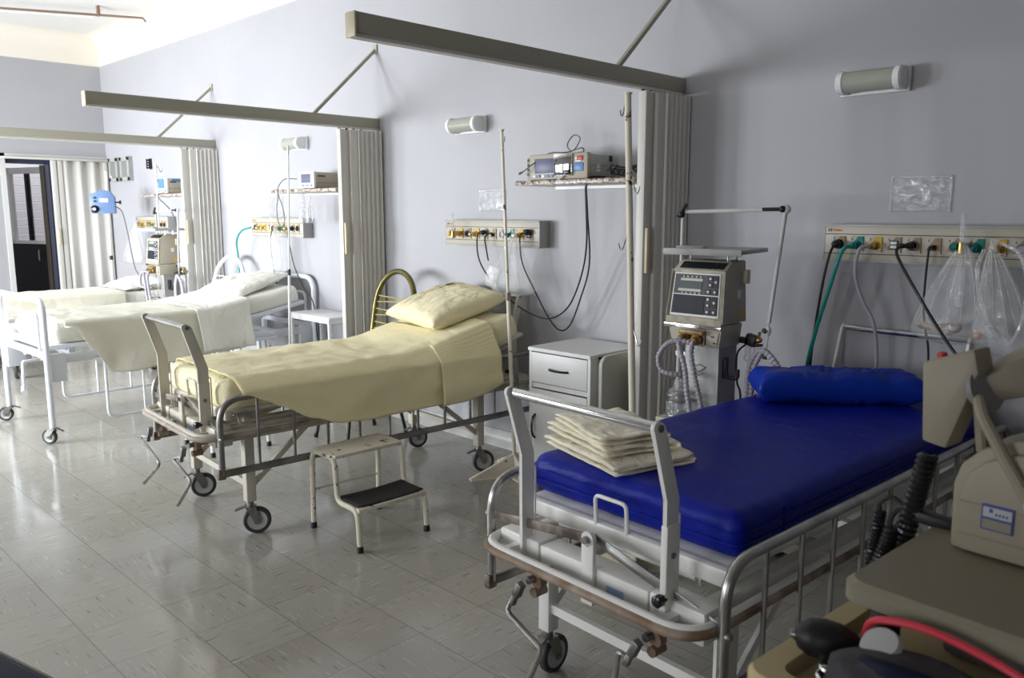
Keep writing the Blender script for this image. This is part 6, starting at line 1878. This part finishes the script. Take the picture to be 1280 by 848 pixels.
def coil(path, R, r, turns, sides=7):
    P = smooth_path(path, 20); m = MB(); N = turns * 12
    out = []
    L = [0]
    for a, b in zip(P, P[1:]): L.append(L[-1] + (b - a).length)
    for k in range(N + 1):
        s = L[-1] * k / N
        i = max(j for j in range(len(L)) if L[j] <= s + 1e-9); i = min(i, len(P) - 2)
        u = (s - L[i]) / max(L[i + 1] - L[i], 1e-6); p = P[i].lerp(P[i + 1], u); tg = (P[i + 1] - P[i]).normalized()
        n1 = tg.cross(V((0, 1, 0.1))).normalized(); n2 = tg.cross(n1); a = 2 * PI * k / 12
        out.append(p + (n1 * math.cos(a) + n2 * math.sin(a)) * R)
    m.tube(out, r, sides)
    return m
for k, (path, R, r, n, lab) in enumerate((
        ([(-0.455, 1.50, 1.075), (-0.468, 1.50, 1.0), (-0.482, 1.50, 0.93), (-0.503, 1.52, 0.875)], 0.0125, 0.0062, 19, 'thick black coiled cable beside the defibrillator'),
        ([(-0.528, 1.50, 0.955), (-0.534, 1.50, 0.90), (-0.541, 1.50, 0.83), (-0.548, 1.50, 0.72)], 0.008, 0.0042, 30, 'thin black coiled cable hanging at the left edge of the cart'),
        ([(-0.502, 1.49, 0.93), (-0.513, 1.49, 0.885), (-0.525, 1.47, 0.82), (-0.535, 1.45, 0.72)], 0.0105, 0.0052, 24, 'medium black coiled cable hanging between the two others at the cart edge'))):
    o = coil(path, R, r, n).build('coiled_cable', M_['black_gloss']); tag(o, lab, 'coiled cable', 'black coiled cables at the cart')
m = MB(); m.bar((-0.475, 1.50, 0.965), (-0.39, 1.505, 0.955), 0.03, 0.022, (0, 0, 1), 0.006); m.ell((-0.478, 1.50, 0.967), (0.014, 0.014, 0.014), 10, 8); m.tube(smooth_path([(-0.478, 1.50, 0.967), (-0.50, 1.498, 0.962), (-0.508, 1.494, 0.94), (-0.503, 1.49, 0.925)], 6), 0.0045, 7); m.tube(smooth_path([(-0.478, 1.5, 0.967), (-0.51, 1.5, 0.985), (-0.53, 1.5, 0.968), (-0.528, 1.5, 0.95)], 6), 0.004, 7)
o = m.build('cable_plug', M_['black']); tag(o, 'black cable plug at the left side of the defibrillator', 'plug')

# blood pressure set lying in the cart tray
def at(x, y, z): return CM @ V((x, y, z))
t = thing('pressure_bulb', 'black rubber squeeze bulb with its valve lying in the cart tray', 'squeeze bulb', (0, 0, 0))
bc = V((-0.452, 1.118, 0.878)); dx_ = V((0.80, 0.55, -0.12)).normalized()
m = MB(); m.lathe([(0, -0.052), (0.007, -0.051), (0.010, -0.047), (0.018, -0.043), (0.027, -0.028), (0.030, -0.008), (0.027, 0.014), (0.018, 0.034), (0.010, 0.046), (0.0075, 0.056), (0.0065, 0.075), (0, 0.075)], bc, dx_, 22)
m.build('bulb', M_['black'], t)
m = MB(); m.lathe([(0, -0.056), (0.0065, -0.056), (0.0075, -0.050), (0, -0.048)], bc, dx_, 12)
m.build('bulb_end', M_['steel'], t)
m = MB(); m.tube(smooth_path([bc + dx_ * 0.065, bc + dx_ * 0.08 + V((0.008, -0.012, -0.004)), (-0.398, 1.125, 0.862), (-0.400, 1.09, 0.848), (-0.39, 1.06, 0.84)], 6), 0.0065, 8); m.build('air_tube', M_['black'], t)
m = MB(); m.tube(smooth_path([(-0.447, 1.092, 0.845), (-0.446, 1.075, 0.842), (-0.435, 1.066, 0.840), (-0.418, 1.063, 0.840)], 6), 0.006, 9); m.ell((-0.445, 1.093, 0.848), (0.011, 0.011, 0.009), 10, 8); m.build('valve', M_['chrome'], t)
m = MB()
def cufn(u, v):
    a = u * 2 * PI
    n = 1 + 0.22 * noise.noise(V((math.cos(a) * 1.6, math.sin(a) * 1.6, v * 2)))
    rr = math.sin(PI * (0.04 + 0.92 * v)) ** 0.45
    p = V((0.105 * (2 * v - 1), 0.055 * math.cos(a) * rr * n, 0.040 + 0.042 * math.sin(a) * rr * n))
    return V((-0.325, 1.085, 0.830)) + Matrix.Rotation(math.radians(10), 3, 'Z') @ p
m.grid(cufn, 36, 22, closed_u=True)
cu = m.build('pressure_cuff', M_['cuff'], None, smooth=180); tag(cu, 'dark grey cloth pressure cuff bundled in the cart tray', 'pressure cuff')
m = MB()
m.mi = 0; m.lathe([(0, 0), (0.026, 0), (0.028, 0.006), (0.024, 0.014), (0, 0.016)], (-0.372, 1.10, 0.905), (-0.1, -0.5, 0.85), 20)
m.mi = 1; m.tube(smooth_path([(-0.40, 1.075, 0.885), (-0.36, 1.055, 0.898), (-0.31, 1.06, 0.897), (-0.27, 1.08, 0.885)], 6), 0.015, 8)
m.build('gauge', [M_['hub'], M_['navy']], cu)
cord('rubber_tube', 'bright red rubber tube arching over the pressure cuff in the cart', 'tube', [(-0.415, 1.15, 0.885), (-0.402, 1.138, 0.918), (-0.375, 1.135, 0.931), (-0.33, 1.135, 0.936), (-0.28, 1.135, 0.930), (-0.22, 1.13, 0.918), (-0.14, 1.11, 0.895), (-0.08, 1.06, 0.86)], 0.0058, M_['red_tube'])

# ------------------------------------------------------------------ padded stool whose corner enters at the lower left
t = thing('padded_stool', 'dark padded stool whose rim shows in the near left corner', 'stool', (-2.03, 0.21, 0), math.radians(14))
m = MB(); m.box(-0.235, 0.235, -0.235, 0.235, 0.42, 0.468, None, 0.02, 3); m.build('seat', M_['navy'], t)
m = MB(); m.tube(rounded([(-0.235, -0.235, 0.445), (0.235, -0.235, 0.445), (0.235, 0.235, 0.445), (-0.235, 0.235, 0.445)], 0.03, 5, True), 0.013, 8, True); m.build('seat_rim', M_['black_gloss'], t)
for sx in (-1, 1):
    for sy in (-1, 1):
        m = MB(); m.cyl((sx * 0.18, sy * 0.18, 0.43), (sx * 0.21, sy * 0.21, 0), 0.012, 10); m.build('leg', M_['dull_steel'], t)
